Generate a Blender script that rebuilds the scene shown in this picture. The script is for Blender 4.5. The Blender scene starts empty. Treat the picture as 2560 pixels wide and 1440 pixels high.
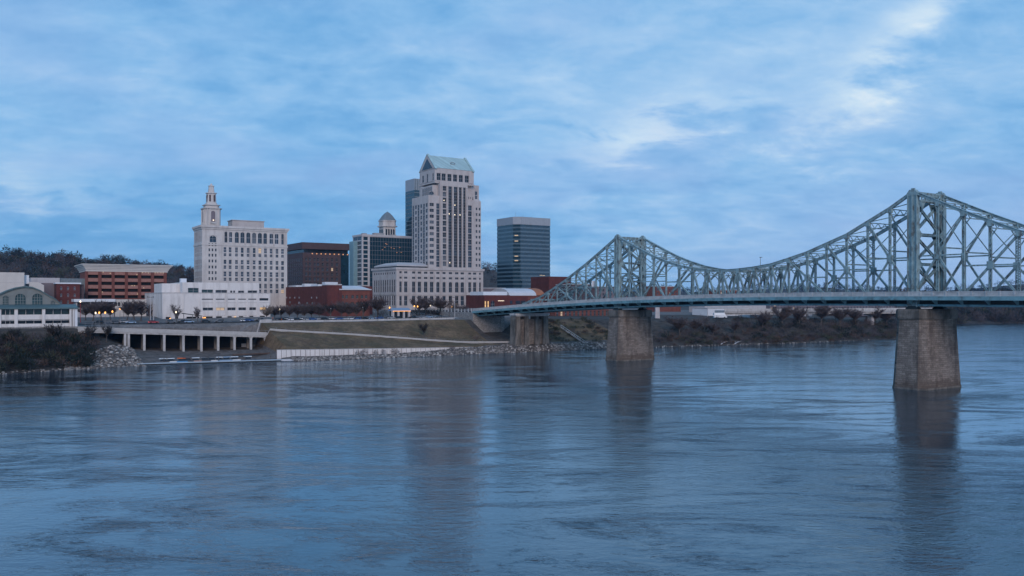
import bpy, math, random
import numpy as np
from mathutils import Vector
random.seed(7); RNG = np.random.default_rng(7)
S = bpy.context.scene
COL = S.collection
R = math.radians

# ------------------------------------------------------------------ camera
F, HZ, H = 2100.0, 745.0, 28.0            # focal length in photo pixels, horizon row, camera height (m)
cam = bpy.data.cameras.new('camera'); co = bpy.data.objects.new('camera', cam); COL.objects.link(co)
co.location = (0, 0, H); co.rotation_euler = (R(90), 0, 0)
cam.sensor_width = 36; cam.lens = 36*F/2560; cam.shift_y = (HZ-720)/2560
cam.clip_start = 0.5; cam.clip_end = 30000
S.camera = co

# ------------------------------------------------------------------ world: dusk sky under broken cloud
SUN_EL, SUN_AZ = R(22), R(172)            # azimuth measured clockwise from +Y (view direction)
w = bpy.data.worlds.new('World'); S.world = w; w.use_nodes = True
nt = w.node_tree; N = nt.nodes; L = nt.links; N.clear()
def nd(tree, typ, **kw):
    n = tree.nodes.new(typ)
    for k, v in kw.items(): setattr(n, k, v)
    return n
def mth(tree, op, a, b=None, clamp=False):
    n = tree.nodes.new('ShaderNodeMath'); n.operation = op; n.use_clamp = clamp
    for i, q in enumerate((a, b)):
        if q is None: continue
        if isinstance(q, (int, float)): n.inputs[i].default_value = q
        else: tree.links.new(q, n.inputs[i])
    return n.outputs[0]
def mixc(tree, f, a, b, blend='MIX'):
    n = tree.nodes.new('ShaderNodeMix'); n.data_type = 'RGBA'; n.blend_type = blend
    for s, q in ((n.inputs[0], f), (n.inputs[6], a), (n.inputs[7], b)):
        if isinstance(q, (int, float)): s.default_value = q
        elif isinstance(q, tuple): s.default_value = (*q, 1)
        else: tree.links.new(q, s)
    return n.outputs[2]
def ramp(tree, fac, stops):
    n = tree.nodes.new('ShaderNodeValToRGB'); e = n.color_ramp.elements
    while len(e) < len(stops): e.new(0.5)
    for x, (p, c) in zip(e, stops):
        x.position = p; x.color = (*c, 1) if isinstance(c, tuple) else (c, c, c, 1)
    tree.links.new(fac, n.inputs[0]); return n.outputs[0]
def noise(tree, vec, scale, detail=5, rough=0.55, dist=0.0):
    n = tree.nodes.new('ShaderNodeTexNoise'); n.inputs['Scale'].default_value = scale
    n.inputs['Detail'].default_value = detail; n.inputs['Roughness'].default_value = rough
    n.inputs['Distortion'].default_value = dist
    if vec is not None: tree.links.new(vec, n.inputs['Vector'])
    return n.outputs[0]
tc = N.new('ShaderNodeTexCoord'); sep = N.new('ShaderNodeSeparateXYZ'); L.new(tc.outputs['Generated'], sep.inputs[0])
zc = mth(nt, 'MAXIMUM', sep.outputs[2], 0.0)
den = mth(nt, 'ADD', zc, 0.24)
cmb = N.new('ShaderNodeCombineXYZ')
L.new(mth(nt, 'DIVIDE', sep.outputs[0], den), cmb.inputs[0]); L.new(mth(nt, 'DIVIDE', sep.outputs[1], den), cmb.inputs[1])
mp = N.new('ShaderNodeMapping'); mp.inputs['Location'].default_value = (3.2, 1.4, 0); mp.inputs['Rotation'].default_value = (0, 0, R(-24))
mp.inputs['Scale'].default_value = (1.15, 1.5, 1); L.new(cmb.outputs[0], mp.inputs[0])
n1 = noise(nt, mp.outputs[0], 0.62, 5, 0.52, 0.35)
n2 = noise(nt, mp.outputs[0], 3.8, 7, 0.60, 0.30)
n3 = noise(nt, mp.outputs[0], 9.0, 4, 0.6, 0.1)
cl = mth(nt, 'ADD', mth(nt, 'ADD', mth(nt, 'MULTIPLY', n1, 0.44), mth(nt, 'MULTIPLY', n2, 0.38)), mth(nt, 'MULTIPLY', n3, 0.20))
# the cloud deck is thinner (brighter) in a few breaks, seen in fixed directions of the sky
yc = mth(nt, 'MAXIMUM', sep.outputs[1], 0.12)
gx, gzz = mth(nt, 'DIVIDE', sep.outputs[0], yc), mth(nt, 'DIVIDE', zc, yc)
wob = mth(nt, 'MULTIPLY', mth(nt, 'ADD', n2, -0.5), 0.22)
def brk(px, py, ang, la, lb, k):
    cx, cz = (px-1280)/F, (HZ-py)/F; c, sn = math.cos(R(ang)), math.sin(R(ang))
    dx, dz = mth(nt, 'ADD', gx, -cx), mth(nt, 'ADD', mth(nt, 'ADD', gzz, -cz), wob)
    a = mth(nt, 'ADD', mth(nt, 'MULTIPLY', dx, c/la), mth(nt, 'MULTIPLY', dz, sn/la))
    b = mth(nt, 'ADD', mth(nt, 'MULTIPLY', dx, -sn/lb), mth(nt, 'MULTIPLY', dz, c/lb))
    e = mth(nt, 'POWER', 2.718, mth(nt, 'MULTIPLY', mth(nt, 'ADD', mth(nt, 'MULTIPLY', a, a), mth(nt, 'MULTIPLY', b, b)), -1.0))
    return mth(nt, 'MULTIPLY', e, k)
bs = None
for q in ((2285, 50, 46, .14, .034, .23), (2180, 120, 30, .34, .17, .04), (1640, 312, 14, .10, .028, .20), (1600, 330, 12, .24, .07, .04), (10, 450, -4, .11, .03, .17), (60, 470, -4, .26, .07, .06), (1500, 60, 0, .55, .20, .06), (1990, 295, 0, .03, .03, .08), (600, 60, 0, .5, .14, .03)):
    v = brk(*q); bs = v if bs is None else mth(nt, 'ADD', bs, v)
val = mth(nt, 'ADD', cl, mth(nt, 'MULTIPLY', bs, mth(nt, 'ADD', mth(nt, 'MULTIPLY', n2, 1.3), 0.3)))
skyc = ramp(nt, val, [(0.36, (0.125, 0.365, 0.72)), (0.47, (0.180, 0.445, 0.80)), (0.57, (0.265, 0.53, 0.865)), (0.69, (0.40, 0.635, 0.92)), (0.84, (0.62, 0.80, 0.97)), (1.0, (0.86, 0.94, 1.0))])
# lilac tint of thick cloud and a lilac band low over the right bank
lil = mixc(nt, mth(nt, 'MULTIPLY', ramp(nt, noise(nt, mp.outputs[0], 1.1, 3), [(0.48, 0.0), (0.70, 1.0)]), 0.5), skyc, (0.36, 0.54, 0.87))
rgt = ramp(nt, mth(nt, 'MULTIPLY', sep.outputs[0], 1.0), [(0.05, 0.0), (0.45, 1.0)])
low = ramp(nt, sep.outputs[2], [(0.0, 1.0), (0.06, 0.9), (0.17, 0.0)])
lil2 = mixc(nt, mth(nt, 'MULTIPLY', mth(nt, 'MULTIPLY', rgt, low), 0.62), lil, (0.42, 0.57, 0.89))
lft = ramp(nt, mth(nt, 'MULTIPLY', sep.outputs[0], -1.0), [(0.0, 0.0), (0.5, 1.0)])
lil3 = mixc(nt, mth(nt, 'MULTIPLY', mth(nt, 'MULTIPLY', lft, low), 0.45), lil2, (0.115, 0.365, 0.72))
# thin streaks near the horizon
cmb2 = N.new('ShaderNodeCombineXYZ'); L.new(mth(nt, 'MULTIPLY', sep.outputs[0], 2.2), cmb2.inputs[0]); L.new(mth(nt, 'MULTIPLY', sep.outputs[2], 26.0), cmb2.inputs[1])
st = ramp(nt, noise(nt, cmb2.outputs[0], 1.0, 3, 0.5, 0.3), [(0.55, 0.0), (0.72, 1.0)])
lowb = ramp(nt, sep.outputs[2], [(0.0, 0.1), (0.05, 0.9), (0.12, 0.6), (0.22, 0.0)])
stv = mth(nt, 'MULTIPLY', mth(nt, 'MULTIPLY', st, lowb), 0.34)
fin = mixc(nt, stv, lil3, (0.48, 0.62, 0.92))
sky = N.new('ShaderNodeTexSky'); sky.sky_type = 'NISHITA'; sky.sun_disc = False
sky.sun_elevation = SUN_EL; sky.sun_rotation = SUN_AZ
bgA = N.new('ShaderNodeBackground'); bgA.inputs[1].default_value = 0.05; L.new(sky.outputs[0], bgA.inputs[0])
bgB = N.new('ShaderNodeBackground'); bgB.inputs[1].default_value = 1.0; L.new(fin, bgB.inputs[0])
ms = N.new('ShaderNodeMixShader'); ms.inputs[0].default_value = 0.92
L.new(bgA.outputs[0], ms.inputs[1]); L.new(bgB.outputs[0], ms.inputs[2])
wo = N.new('ShaderNodeOutputWorld'); L.new(ms.outputs[0], wo.inputs[0])

# ------------------------------------------------------------------ sun: last warm light, very soft, from behind right
sl = bpy.data.lights.new('sun', 'SUN'); so = bpy.data.objects.new('sun', sl); COL.objects.link(so)
sl.energy = 1.65; sl.angle = R(25); sl.color = (1.0, 0.83, 0.77)
sd = Vector((math.sin(SUN_AZ)*math.cos(SUN_EL), math.cos(SUN_AZ)*math.cos(SUN_EL), math.sin(SUN_EL)))
so.rotation_euler = (-sd).to_track_quat('-Z', 'Y').to_euler()
S.view_settings.view_transform = 'Standard'; S.view_settings.look = 'None'
S.view_settings.exposure = 0.0; S.view_settings.gamma = 1.0
S.cycles.use_denoising = True
S.cycles.max_bounces = 6; S.cycles.volume_bounces = 0; S.cycles.volume_step_rate = 4

# ------------------------------------------------------------------ helpers
UX, UY = 0.8387, 0.5445                    # street grid: u runs right and away, v runs left and away
ANG = math.atan2(UY, UX)
def PX(px, D): return (px-1280)/F*D
def PZ(py, D): return H + (HZ-py)/F*D
def P(px, py, D): return Vector((PX(px, D), D, PZ(py, D)))
def uv(x, y): return x*UX+y*UY, -x*UY+y*UX
def xy(u, v): return u*UX-v*UY, u*UY+v*UX

class MB:
    def __init__(s): s.v = []; s.f = []; s.m = []
    def add(s, vs, fs, m=0):
        b = len(s.v); s.v += [tuple(q) for q in vs]
        for f in fs: s.f.append(tuple(b+i for i in f)); s.m.append(m)
    def quad(s, a, b, c, d, m=0): s.add((a, b, c, d), ((0, 1, 2, 3),), m)
    def box(s, x0, x1, y0, y1, z0, z1, m=0):
        s.add([(x0,y0,z0),(x1,y0,z0),(x1,y1,z0),(x0,y1,z0),(x0,y0,z1),(x1,y0,z1),(x1,y1,z1),(x0,y1,z1)],
              [(0,3,2,1),(4,5,6,7),(0,1,5,4),(1,2,6,5),(2,3,7,6),(3,0,4,7)], m)
    def beam(s, p, q, a, b=None, m=0, side=(0, 1, 0)):
        """bar from p to q, a = size across 'side', b = the other size"""
        b = b or a; p = Vector(p); q = Vector(q); d = (q-p).normalized()
        sx = Vector(side); sx = sx-d*sx.dot(d)
        if sx.length < 1e-4: sx = Vector((1, 0, 0)); sx = sx-d*sx.dot(d)
        sx.normalize(); sy = d.cross(sx)
        vs = [c + sx*i*a/2 + sy*j*b/2 for c in (p, q) for i, j in ((-1,-1),(1,-1),(1,1),(-1,1))]
        s.add(vs, [(0,3,2,1),(4,5,6,7),(0,1,5,4),(1,2,6,5),(2,3,7,6),(3,0,4,7)], m)
    def loft(s, rings, m=0, cap=True):
        n = len(rings[0]); b = len(s.v)
        for r in rings: s.v += [tuple(q) for q in r]
        for k in range(len(rings)-1):
            for i in range(n):
                j = (i+1) % n
                s.f.append((b+k*n+i, b+k*n+j, b+(k+1)*n+j, b+(k+1)*n+i)); s.m.append(m)
        if cap:
            s.f.append(tuple(b+i for i in reversed(range(n)))); s.m.append(m)
            s.f.append(tuple(b+(len(rings)-1)*n+i for i in range(n))); s.m.append(m)
    def tube(s, p, q, r0, r1, n=5, m=0):
        p = Vector(p); q = Vector(q); d = (q-p).normalized()
        a = d.orthogonal().normalized(); c = d.cross(a)
        s.loft([[o+(a*math.cos(2*math.pi*i/n)+c*math.sin(2*math.pi*i/n))*r for i in range(n)] for o, r in ((p, r0), (q, r1))], m)
    def mesh(s, name, mats):
        me = bpy.data.meshes.new(name); me.from_pydata(s.v, [], s.f)
        for q in (mats if isinstance(mats, (list, tuple)) else [mats]): me.materials.append(q)
        if any(s.m): me.polygons.foreach_set('material_index', s.m)
        me.update(); return me
    def build(s, name, mats, parent=None, loc=(0, 0, 0), rz=0.0):
        return link(name, s.mesh(name, mats), parent, loc, rz)
def each(name, mb, m, parent):
    """every connected piece of mb becomes an object of its own"""
    par = list(range(len(mb.v)))
    def find(i):
        while par[i] != i: par[i] = par[par[i]]; i = par[i]
        return i
    for f in mb.f:
        for i in f[1:]: par[find(i)] = find(f[0])
    out = {}
    for f in mb.f: out.setdefault(find(f[0]), []).append(f)
    for fs in out.values():
        q = MB(); ix = {}
        for f in fs:
            for i in f:
                if i not in ix: ix[i] = len(q.v); q.v.append(mb.v[i])
            q.f.append(tuple(ix[i] for i in f)); q.m.append(0)
        q.build(name, m, parent)
def link(name, me, parent=None, loc=(0, 0, 0), rz=0.0, scale=(1, 1, 1)):
    o = bpy.data.objects.new(name, me); COL.objects.link(o)
    o.location = loc; o.rotation_euler = (0, 0, rz); o.scale = scale
    if parent: o.parent = parent
    return o
def thing(name, label, cat, loc=(0, 0, 0), rz=0.0, group=None):
    return tag(link(name, None, None, loc, rz), label, cat, group)
def tag(o, label, cat, group=None):
    o['label'] = label; o['category'] = cat
    if group: o['group'] = group
    return o
def kind(o, k, label=None):
    o['kind'] = k
    if label: o['label'] = label
    return o
def copy_tree(src, loc, rz, sc, label, group=None):
    r = src.copy(); COL.objects.link(r); r.location = loc; r.rotation_euler = (0, 0, rz); r.scale = sc
    r['label'] = label
    if group: r['group'] = group
    for ch in list(src.children):
        c = ch.copy(); COL.objects.link(c); c.parent = r
        for g in list(ch.children):
            d = g.copy(); COL.objects.link(d); d.parent = c
    return r
ORD = ['first','second','third','fourth','fifth','sixth','seventh','eighth','ninth','tenth','eleventh','twelfth','thirteenth','fourteenth','fifteenth','sixteenth','seventeenth','eighteenth','nineteenth','twentieth']

# ------------------------------------------------------------------ materials
def mat(name, col, rough=0.8, var=0.18, scale=0.6, bump=0.0, bscale=4.0, metal=0.0, stain=None, brick=None, spec=0.3, fine=0.0, tide=None):
    m = bpy.data.materials.new(name); m.use_nodes = True; t = m.node_tree; b = t.nodes['Principled BSDF']
    b.inputs['Roughness'].default_value = rough; b.inputs['Metallic'].default_value = metal
    b.inputs['Specular IOR Level'].default_value = spec
    tcd = t.nodes.new('ShaderNodeTexCoord'); vec = tcd.outputs['Object']
    c = mixc(t, ramp(t, noise(t, vec, scale, 6, 0.6), [(0.3, 0.0), (0.7, 1.0)]),
             tuple(x*(1-var) for x in col), tuple(min(1, x*(1+var)) for x in col))
    if fine: c = mixc(t, fine, c, ramp(t, noise(t, vec, 3.5, 4, 0.7), [(0.35, tuple(x*0.4 for x in col)), (0.65, tuple(min(1, x*1.6) for x in col))]))
    if brick:
        mpn = t.nodes.new('ShaderNodeMapping'); mpn.inputs['Rotation'].default_value = brick.get('rot', (0, 0, 0)); t.links.new(vec, mpn.inputs[0])
        br = t.nodes.new('ShaderNodeTexBrick'); br.inputs['Scale'].default_value = 1.0
        br.inputs['Brick Width'].default_value = brick['w']; br.inputs['Row Height'].default_value = brick['h']
        br.inputs['Mortar Size'].default_value = brick.get('m', 0.03); br.inputs['Mortar Smooth'].default_value = 0.3
        br.inputs['Color1'].default_value = (0.72, 0.72, 0.72, 1); br.inputs['Color2'].default_value = (1.2, 1.2, 1.2, 1)
        br.inputs['Mortar'].default_value = (*(brick.get('mc', (0.55,)*3)), 1)
        # wrap the courses around all four sides: (x + y, z)
        sp = t.nodes.new('ShaderNodeSeparateXYZ'); t.links.new(vec, sp.inputs[0])
        cb = t.nodes.new('ShaderNodeCombineXYZ'); t.links.new(mth(t, 'ADD', sp.outputs[0], sp.outputs[1]), cb.inputs[0]); t.links.new(sp.outputs[2], cb.inputs[1])
        t.links.new(cb.outputs[0], br.inputs['Vector'])
        c = mixc(t, brick.get('k', 0.8), c, br.outputs['Color'], 'MULTIPLY')
    if stain:
        mp2 = t.nodes.new('ShaderNodeMapping'); mp2.inputs['Scale'].default_value = stain.get('s', (0.5, 0.5, 0.06)); t.links.new(vec, mp2.inputs[0])
        c = mixc(t, mth(t, 'MULTIPLY', ramp(t, noise(t, mp2.outputs[0], 1.0, 6, 0.65), [(stain.get('a', 0.48), 0.0), (stain.get('b', 0.66), 1.0)]), stain.get('k', 0.6)), c, stain['c'])
    if tide:                                                   # old flood stain with a ragged upper edge
        sp3 = t.nodes.new('ShaderNodeSeparateXYZ'); t.links.new(vec, sp3.inputs[0])
        zz3 = mth(t, 'ADD', sp3.outputs[2], mth(t, 'MULTIPLY', noise(t, vec, 0.7, 5, 0.65), 5.0))
        c = mixc(t, mth(t, 'MULTIPLY', ramp(t, mth(t, 'MULTIPLY', zz3, 0.1), [(0.38, 1.0), (0.62, 0.0)]), 0.55), c, tide)
    if hasattr(c, 'node'): t.links.new(c, b.inputs['Base Color'])
    if bump:
        bn = t.nodes.new('ShaderNodeBump'); bn.inputs['Strength'].default_value = bump; bn.inputs['Distance'].default_value = 0.3
        t.links.new(noise(t, vec, bscale, 5, 0.65), bn.inputs['Height']); t.links.new(bn.outputs[0], b.inputs['Normal'])
    return m
def emis(name, col, k):
    m = bpy.data.materials.new(name); m.use_nodes = True; b = m.node_tree.nodes['Principled BSDF']
    b.inputs['Base Color'].default_value = (*[x*0.5 for x in col], 1); b.inputs['Emission Color'].default_value = (*col, 1); b.inputs['Emission Strength'].default_value = k
    return m
def glass(name, col, rough=0.08, var=0.5, scale=0.35):
    m = mat(name, col, rough, var, scale, spec=0.38); return m
M = {}
M['limestone'] = mat('pale limestone', (0.51, 0.475, 0.455), 0.85, 0.08, 0.25, stain=dict(c=(0.30, 0.27, 0.265), k=0.6, s=(0.28, 0.28, 0.045)), fine=0.12)
M['granite'] = mat('pinkish granite', (0.44, 0.40, 0.39), 0.75, 0.09, 0.3, stain=dict(c=(0.29, 0.245, 0.235), k=0.5, s=(0.25, 0.25, 0.05)), fine=0.12)
M['whiteconc'] = mat('white painted concrete', (0.64, 0.61, 0.60), 0.85, 0.07, 0.15, stain=dict(c=(0.36, 0.335, 0.325), k=0.5, s=(0.4, 0.4, 0.06)), fine=0.1)
M['cream'] = mat('cream cladding', (0.52, 0.485, 0.455), 0.8, 0.06, 0.3, stain=dict(c=(0.42, 0.39, 0.37), k=0.25))
M['conc'] = mat('weathered concrete', (0.42, 0.41, 0.41), 0.9, 0.15, 0.5, stain=dict(c=(0.18, 0.17, 0.17), k=0.55, s=(0.5, 0.5, 0.12)), fine=0.15)
M['brick'] = mat('dark red brick', (0.115, 0.036, 0.034), 0.9, 0.2, 0.35, brick=dict(w=0.5, h=0.16, m=0.02, k=0.5), stain=dict(c=(0.07, 0.022, 0.022), k=0.5, s=(0.2, 0.2, 0.1)))
M['brick2'] = mat('orange red brick', (0.175, 0.064, 0.052), 0.9, 0.18, 0.4, brick=dict(w=0.5, h=0.16, m=0.02, k=0.5), stain=dict(c=(0.11, 0.035, 0.03), k=0.4))
M['spandrel'] = mat('light brick spandrel', (0.30, 0.15, 0.125), 0.9, 0.2, 0.8, fine=0.25)
M['brown'] = mat('brown stone panel', (0.075, 0.049, 0.053), 0.7, 0.15, 0.5)
M['mauve'] = mat('grey mauve render', (0.165, 0.142, 0.16), 0.9, 0.1, 0.3)
M['greyren'] = mat('grey render', (0.44, 0.42, 0.43), 0.9, 0.08, 0.3, stain=dict(c=(0.28, 0.27, 0.28), k=0.4))
M['greenwall'] = mat('grey green wall', (0.175, 0.19, 0.185), 0.85, 0.12, 0.4)
M['greenroof'] = mat('teal metal roof', (0.075, 0.125, 0.135), 0.6, 0.2, 0.6)
M['copper'] = mat('verdigris roof', (0.34, 0.47, 0.48), 0.5, 0.06, 0.4, brick=dict(w=0.9, h=60, m=0.05, mc=(0.55,)*3, k=0.7))
M['slate'] = mat('blue slate roof', (0.15, 0.185, 0.21), 0.6, 0.15, 0.8)
M['roofwhite'] = mat('white membrane roof', (0.52, 0.53, 0.56), 0.7, 0.08, 0.2, stain=dict(c=(0.42, 0.41, 0.42), k=0.3, s=(0.15, 0.15, 0.15)))
M['roofgrey'] = mat('grey flat roof', (0.30, 0.30, 0.31), 0.9, 0.15, 0.2)
M['whitemetal'] = mat('white metal', (0.62, 0.64, 0.68), 0.5, 0.06, 0.3)
M['greymetal'] = mat('grey metal cladding', (0.30, 0.325, 0.36), 0.5, 0.08, 0.3)
M['band'] = mat('blue grey spandrel', (0.075, 0.115, 0.145), 0.18, 0.15, 0.4, spec=1.0)
M['orangeend'] = mat('rust coloured cladding', (0.33, 0.13, 0.07), 0.8, 0.12, 0.6)
M['tealmetal'] = mat('teal glazed strip', (0.16, 0.27, 0.31), 0.35, 0.15, 0.6, spec=0.6)
M['steel'] = mat('grey blue bridge paint', (0.225, 0.325, 0.350), 0.5, 0.28, 0.5, stain=dict(c=(0.085, 0.062, 0.05), k=0.75, s=(0.9, 0.9, 0.35), a=0.5, b=0.62), fine=0.15)
M['steeldark'] = mat('girder paint darkened as shade', (0.018, 0.030, 0.036), 0.6, 0.3, 0.5, stain=dict(c=(0.02, 0.02, 0.02), k=0.6, s=(0.4, 0.4, 0.4)))  # shade of the recess below the deck put into a near-black colour
M['fascia'] = mat('teal girder paint', (0.15, 0.29, 0.335), 0.55, 0.2, 0.4, stain=dict(c=(0.06, 0.075, 0.08), k=0.6, s=(0.5, 0.5, 0.5)))
M['railing'] = mat('pale weathered railing', (0.44, 0.45, 0.46), 0.8, 0.15, 0.5, stain=dict(c=(0.2, 0.2, 0.21), k=0.5, s=(0.3, 0.3, 0.6)))
M['stone'] = mat('pier stone', (0.195, 0.165, 0.146), 0.95, 0.22, 0.35, 0.7, 2.2, brick=dict(w=1.9, h=0.62, m=0.035, mc=(0.30,)*3, k=0.95), stain=dict(c=(0.055, 0.043, 0.038), k=0.72, s=(0.22, 0.22, 0.06), a=0.48, b=0.64), fine=0.4, tide=(0.075, 0.052, 0.040))
M['stonecap'] = mat('pier cap stone', (0.165, 0.147, 0.132), 0.95, 0.2, 0.4, 0.5, 2.0, stain=dict(c=(0.06, 0.055, 0.05), k=0.85, s=(0.35, 0.35, 0.1), a=0.44, b=0.6), fine=0.2)
M['rubble'] = mat('rubble masonry', (0.27, 0.26, 0.255), 0.95, 0.3, 1.2, 0.8, 1.5, brick=dict(w=1.1, h=0.5, m=0.05, mc=(0.4,)*3, k=0.8), fine=0.35)
M['asphalt'] = mat('asphalt', (0.055, 0.055, 0.06), 0.9, 0.2, 0.3)
M['paving'] = mat('pale paving', (0.36, 0.35, 0.345), 0.9, 0.15, 0.4, fine=0.2)
M['bark'] = mat('bark', (0.095, 0.080, 0.074), 0.95, 0.25, 2.0)
M['twig'] = mat('bare purple brown twigs', (0.088, 0.070, 0.074), 0.95, 0.3, 0.5)
M['twigtan'] = mat('tan bare twigs', (0.17, 0.135, 0.115), 0.95, 0.3, 0.5)
M['twigdark'] = mat('dark twigs', (0.020, 0.019, 0.022), 0.95, 0.35, 0.4)
M['evergreen'] = mat('dark evergreen leaves', (0.012, 0.020, 0.017), 0.9, 0.4, 0.5)
M['rust'] = mat('withered oak leaves', (0.085, 0.055, 0.044), 0.95, 0.35, 0.3)
M['drygreen'] = mat('dull winter leaves', (0.058, 0.062, 0.042), 0.95, 0.35, 0.3)
M['rockdark'] = mat('dark riprap stone', (0.09, 0.08, 0.076), 0.95, 0.4, 0.6, fine=0.3)
M['rockpale'] = mat('pale riprap stone', (0.40, 0.36, 0.335), 0.95, 0.3, 0.6, fine=0.3)
M['rock'] = mat('riprap stone', (0.21, 0.185, 0.17), 0.95, 0.45, 0.45, fine=0.4)
M['black'] = mat('shaded interior', (0.012, 0.012, 0.014), 0.9, 0.2, 1.0)  # undercroft shade put into the wall colour
M['tire'] = mat('rubber', (0.02, 0.02, 0.02), 0.8, 0.1, 3.0)
M['frame'] = mat('window frame', (0.20, 0.20, 0.22), 0.6, 0.1, 1.0)
M['paleframe'] = mat('pale window frame', (0.50, 0.50, 0.54), 0.6, 0.1, 1.0)
M['dark'] = glass('dark window glass', (0.016, 0.024, 0.034), 0.10)
M['blue'] = glass('sky blue window glass', (0.022, 0.042, 0.065), 0.12)
M['mid'] = glass('window glass with pale blinds', (0.10, 0.115, 0.135), 0.25)
M['green'] = glass('green window glass', (0.02, 0.05, 0.055), 0.08)
M['curtain'] = mat('dark curtain wall', (0.010, 0.034, 0.052), 0.05, 0.3, 0.15, spec=1.0)
M['void'] = mat('unlit garage deck', (0.010, 0.011, 0.014), 0.9, 0.4, 0.3)  # dark sheet colour standing for the shade inside open decks and doorways
M['lit'] = emis('warm lit window', (1.0, 0.62, 0.26), 0.7)
M['litdim'] = emis('dim lit window', (1.0, 0.72, 0.45), 0.30)
M['litsoft'] = emis('soft amber light', (1.0, 0.45, 0.2), 0.55)
M['lamp'] = emis('sodium lamp', (1.0, 0.42, 0.10), 2.6)
M['lampw'] = emis('white lamp', (1.0, 0.84, 0.62), 1.8)
M['redlamp'] = emis('red tail light', (1.0, 0.08, 0.05), 2.5)
M['orange'] = mat('orange plastic', (0.75, 0.15, 0.03), 0.6, 0.1, 1.0)
M['poleg'] = mat('grey pole', (0.16, 0.16, 0.17), 0.6, 0.1, 1.0)
M['polered'] = mat('red pole', (0.35, 0.04, 0.04), 0.6, 0.1, 1.0)

def ground_mats():
    def g(name, a, b, sc, extra=None):
        m = mat(name, tuple((x+y)/2 for x, y in zip(a, b)), 0.95, 0.0, 1.0); t = m.node_tree
        vec = t.nodes['Texture Coordinate'].outputs['Object']
        f = ramp(t, noise(t, vec, sc, 7, 0.68), [(0.36, 0.0), (0.64, 1.0)])
        c = mixc(t, f, a, b)
        if extra: c = mixc(t, mth(t, 'MULTIPLY', ramp(t, noise(t, vec, 0.09, 4, 0.6), [(0.45, 0.0), (0.6, 1.0)]), 0.7), c, extra)
        f2 = ramp(t, noise(t, vec, 0.6, 6, 0.75), [(0.3, 0.60), (0.7, 1.35)])
        c = mixc(t, 1.0, c, f2, 'MULTIPLY')
        t.links.new(c, t.nodes['Principled BSDF'].inputs['Base Color']); return m
    return [g('earth', (0.040, 0.033, 0.029), (0.085, 0.068, 0.058), 0.2),
            g('winter grass', (0.085, 0.054, 0.032), (0.175, 0.115, 0.068), 0.11, (0.072, 0.056, 0.030)),
            g('city ground', (0.11, 0.105, 0.105), (0.17, 0.16, 0.16), 0.1),
            g('gravel', (0.075, 0.066, 0.064), (0.14, 0.122, 0.115), 0.35),
            g('leaf litter', (0.026, 0.022, 0.020), (0.080, 0.064, 0.055), 0.25)]

# ------------------------------------------------------------------ terrain
SHU = [-700, 10, 53, 75, 115, 172, 215, 295, 329, 432, 527, 620, 750, 900, 985, 1100, 1300, 1700, 6000]
SHV = [370, 361, 374, 368, 363, 362, 361, 360.5, 356, 341, 338, 355, 430, 505, 472, 380, 100, -500, -5000]
def shore(u): return np.interp(u, SHU, SHV)
W_N = [-60, -25, -8, 0, 3, 6, 10, 12, 12.6, 15, 18, 22, 26, 28, 31, 35, 38, 42, 46, 52, 54, 54.6, 58, 58.6, 60, 60.6, 62, 63, 72, 90, 120, 160, 250, 400, 700, 1200, 2500, 6500]
PROF = {   # u: (w, z) points of the bank, up from the waterline
 -700: [(0,0),(8,3),(25,9),(38,14.5),(60,16),(160,19)],
 40: [(0,0),(6,1.5),(25,8),(35,11),(42,14.5),(60,15.6),(160,19.5)],
 52: [(0,0),(10,3.2),(22,7),(32,9.5),(38,10),(54,12.5),(60,15.4),(160,19.5)],
 64: [(12,0),(18,1.4),(28,3.5),(38,4.6),(58,5.2),(58.6,13.2),(62,15.4),(160,19.5)],
 84: [(26,0),(31,1.2),(42,3.4),(60,4.2),(60.6,13.4),(63,15.4),(160,19.5)],
 105: [(28,0),(32,1.0),(42,3.2),(60,4.0),(60.6,13.6),(63,15.5),(160,19.5)],
 117: [(14,0),(20,1.0),(40,3.2),(58,4),(58.6,13.8),(62,15.6),(160,19.5)],
 119.5: [(5,0),(12,1.2),(30,3.2),(57,4.4),(57.6,14),(61,15.7),(160,19.5)],
 122.5: [(0,0),(10,1.2),(12,1.6),(12.6,4.2),(26,8.5),(36,11.0),(52,15.6),(60,15.8),(160,19.5)],
 172: [(0,0),(10,.9),(12,1.2),(12.6,3.7),(22,5.9),(30,8.2),(52,15.4),(60,15.8),(160,19.8)],
 215: [(0,0),(6,2.2),(12,2.8),(12.6,3.2),(22,4.3),(30,6.4),(52,15.9),(60,16),(160,20)],
 240: [(0,0),(6,2.6),(12,3.4),(24,4.2),(35,7.5),(52,15.6),(60,16.4),(160,20)],
 246: [(0,0),(6,2.8),(12,3.6),(24,4.2),(50,7.4),(58,9.0),(63,15.6),(160,20)],
 262: [(0,0),(6,2.8),(12,3.6),(24,4.2),(50,7.4),(58,9.0),(63,15.6),(160,20)],
 272: [(0,0),(6,2.6),(12,3.2),(24,6.0),(45,13.5),(54,15.6),(160,19)],
 329: [(0,0),(6,1.6),(12,3.0),(26,8.0),(45,14.0),(54,15.0),(160,17.5)],
 527: [(0,0),(6,1.2),(20,4.0),(45,10.5),(60,13),(160,16)],
 750: [(0,0),(6,1.2),(40,5.0),(90,8),(160,12)],
 6000: [(0,0),(6,1.2),(40,5.0),(90,8),(160,12)]}
PK = sorted(PROF)
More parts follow.
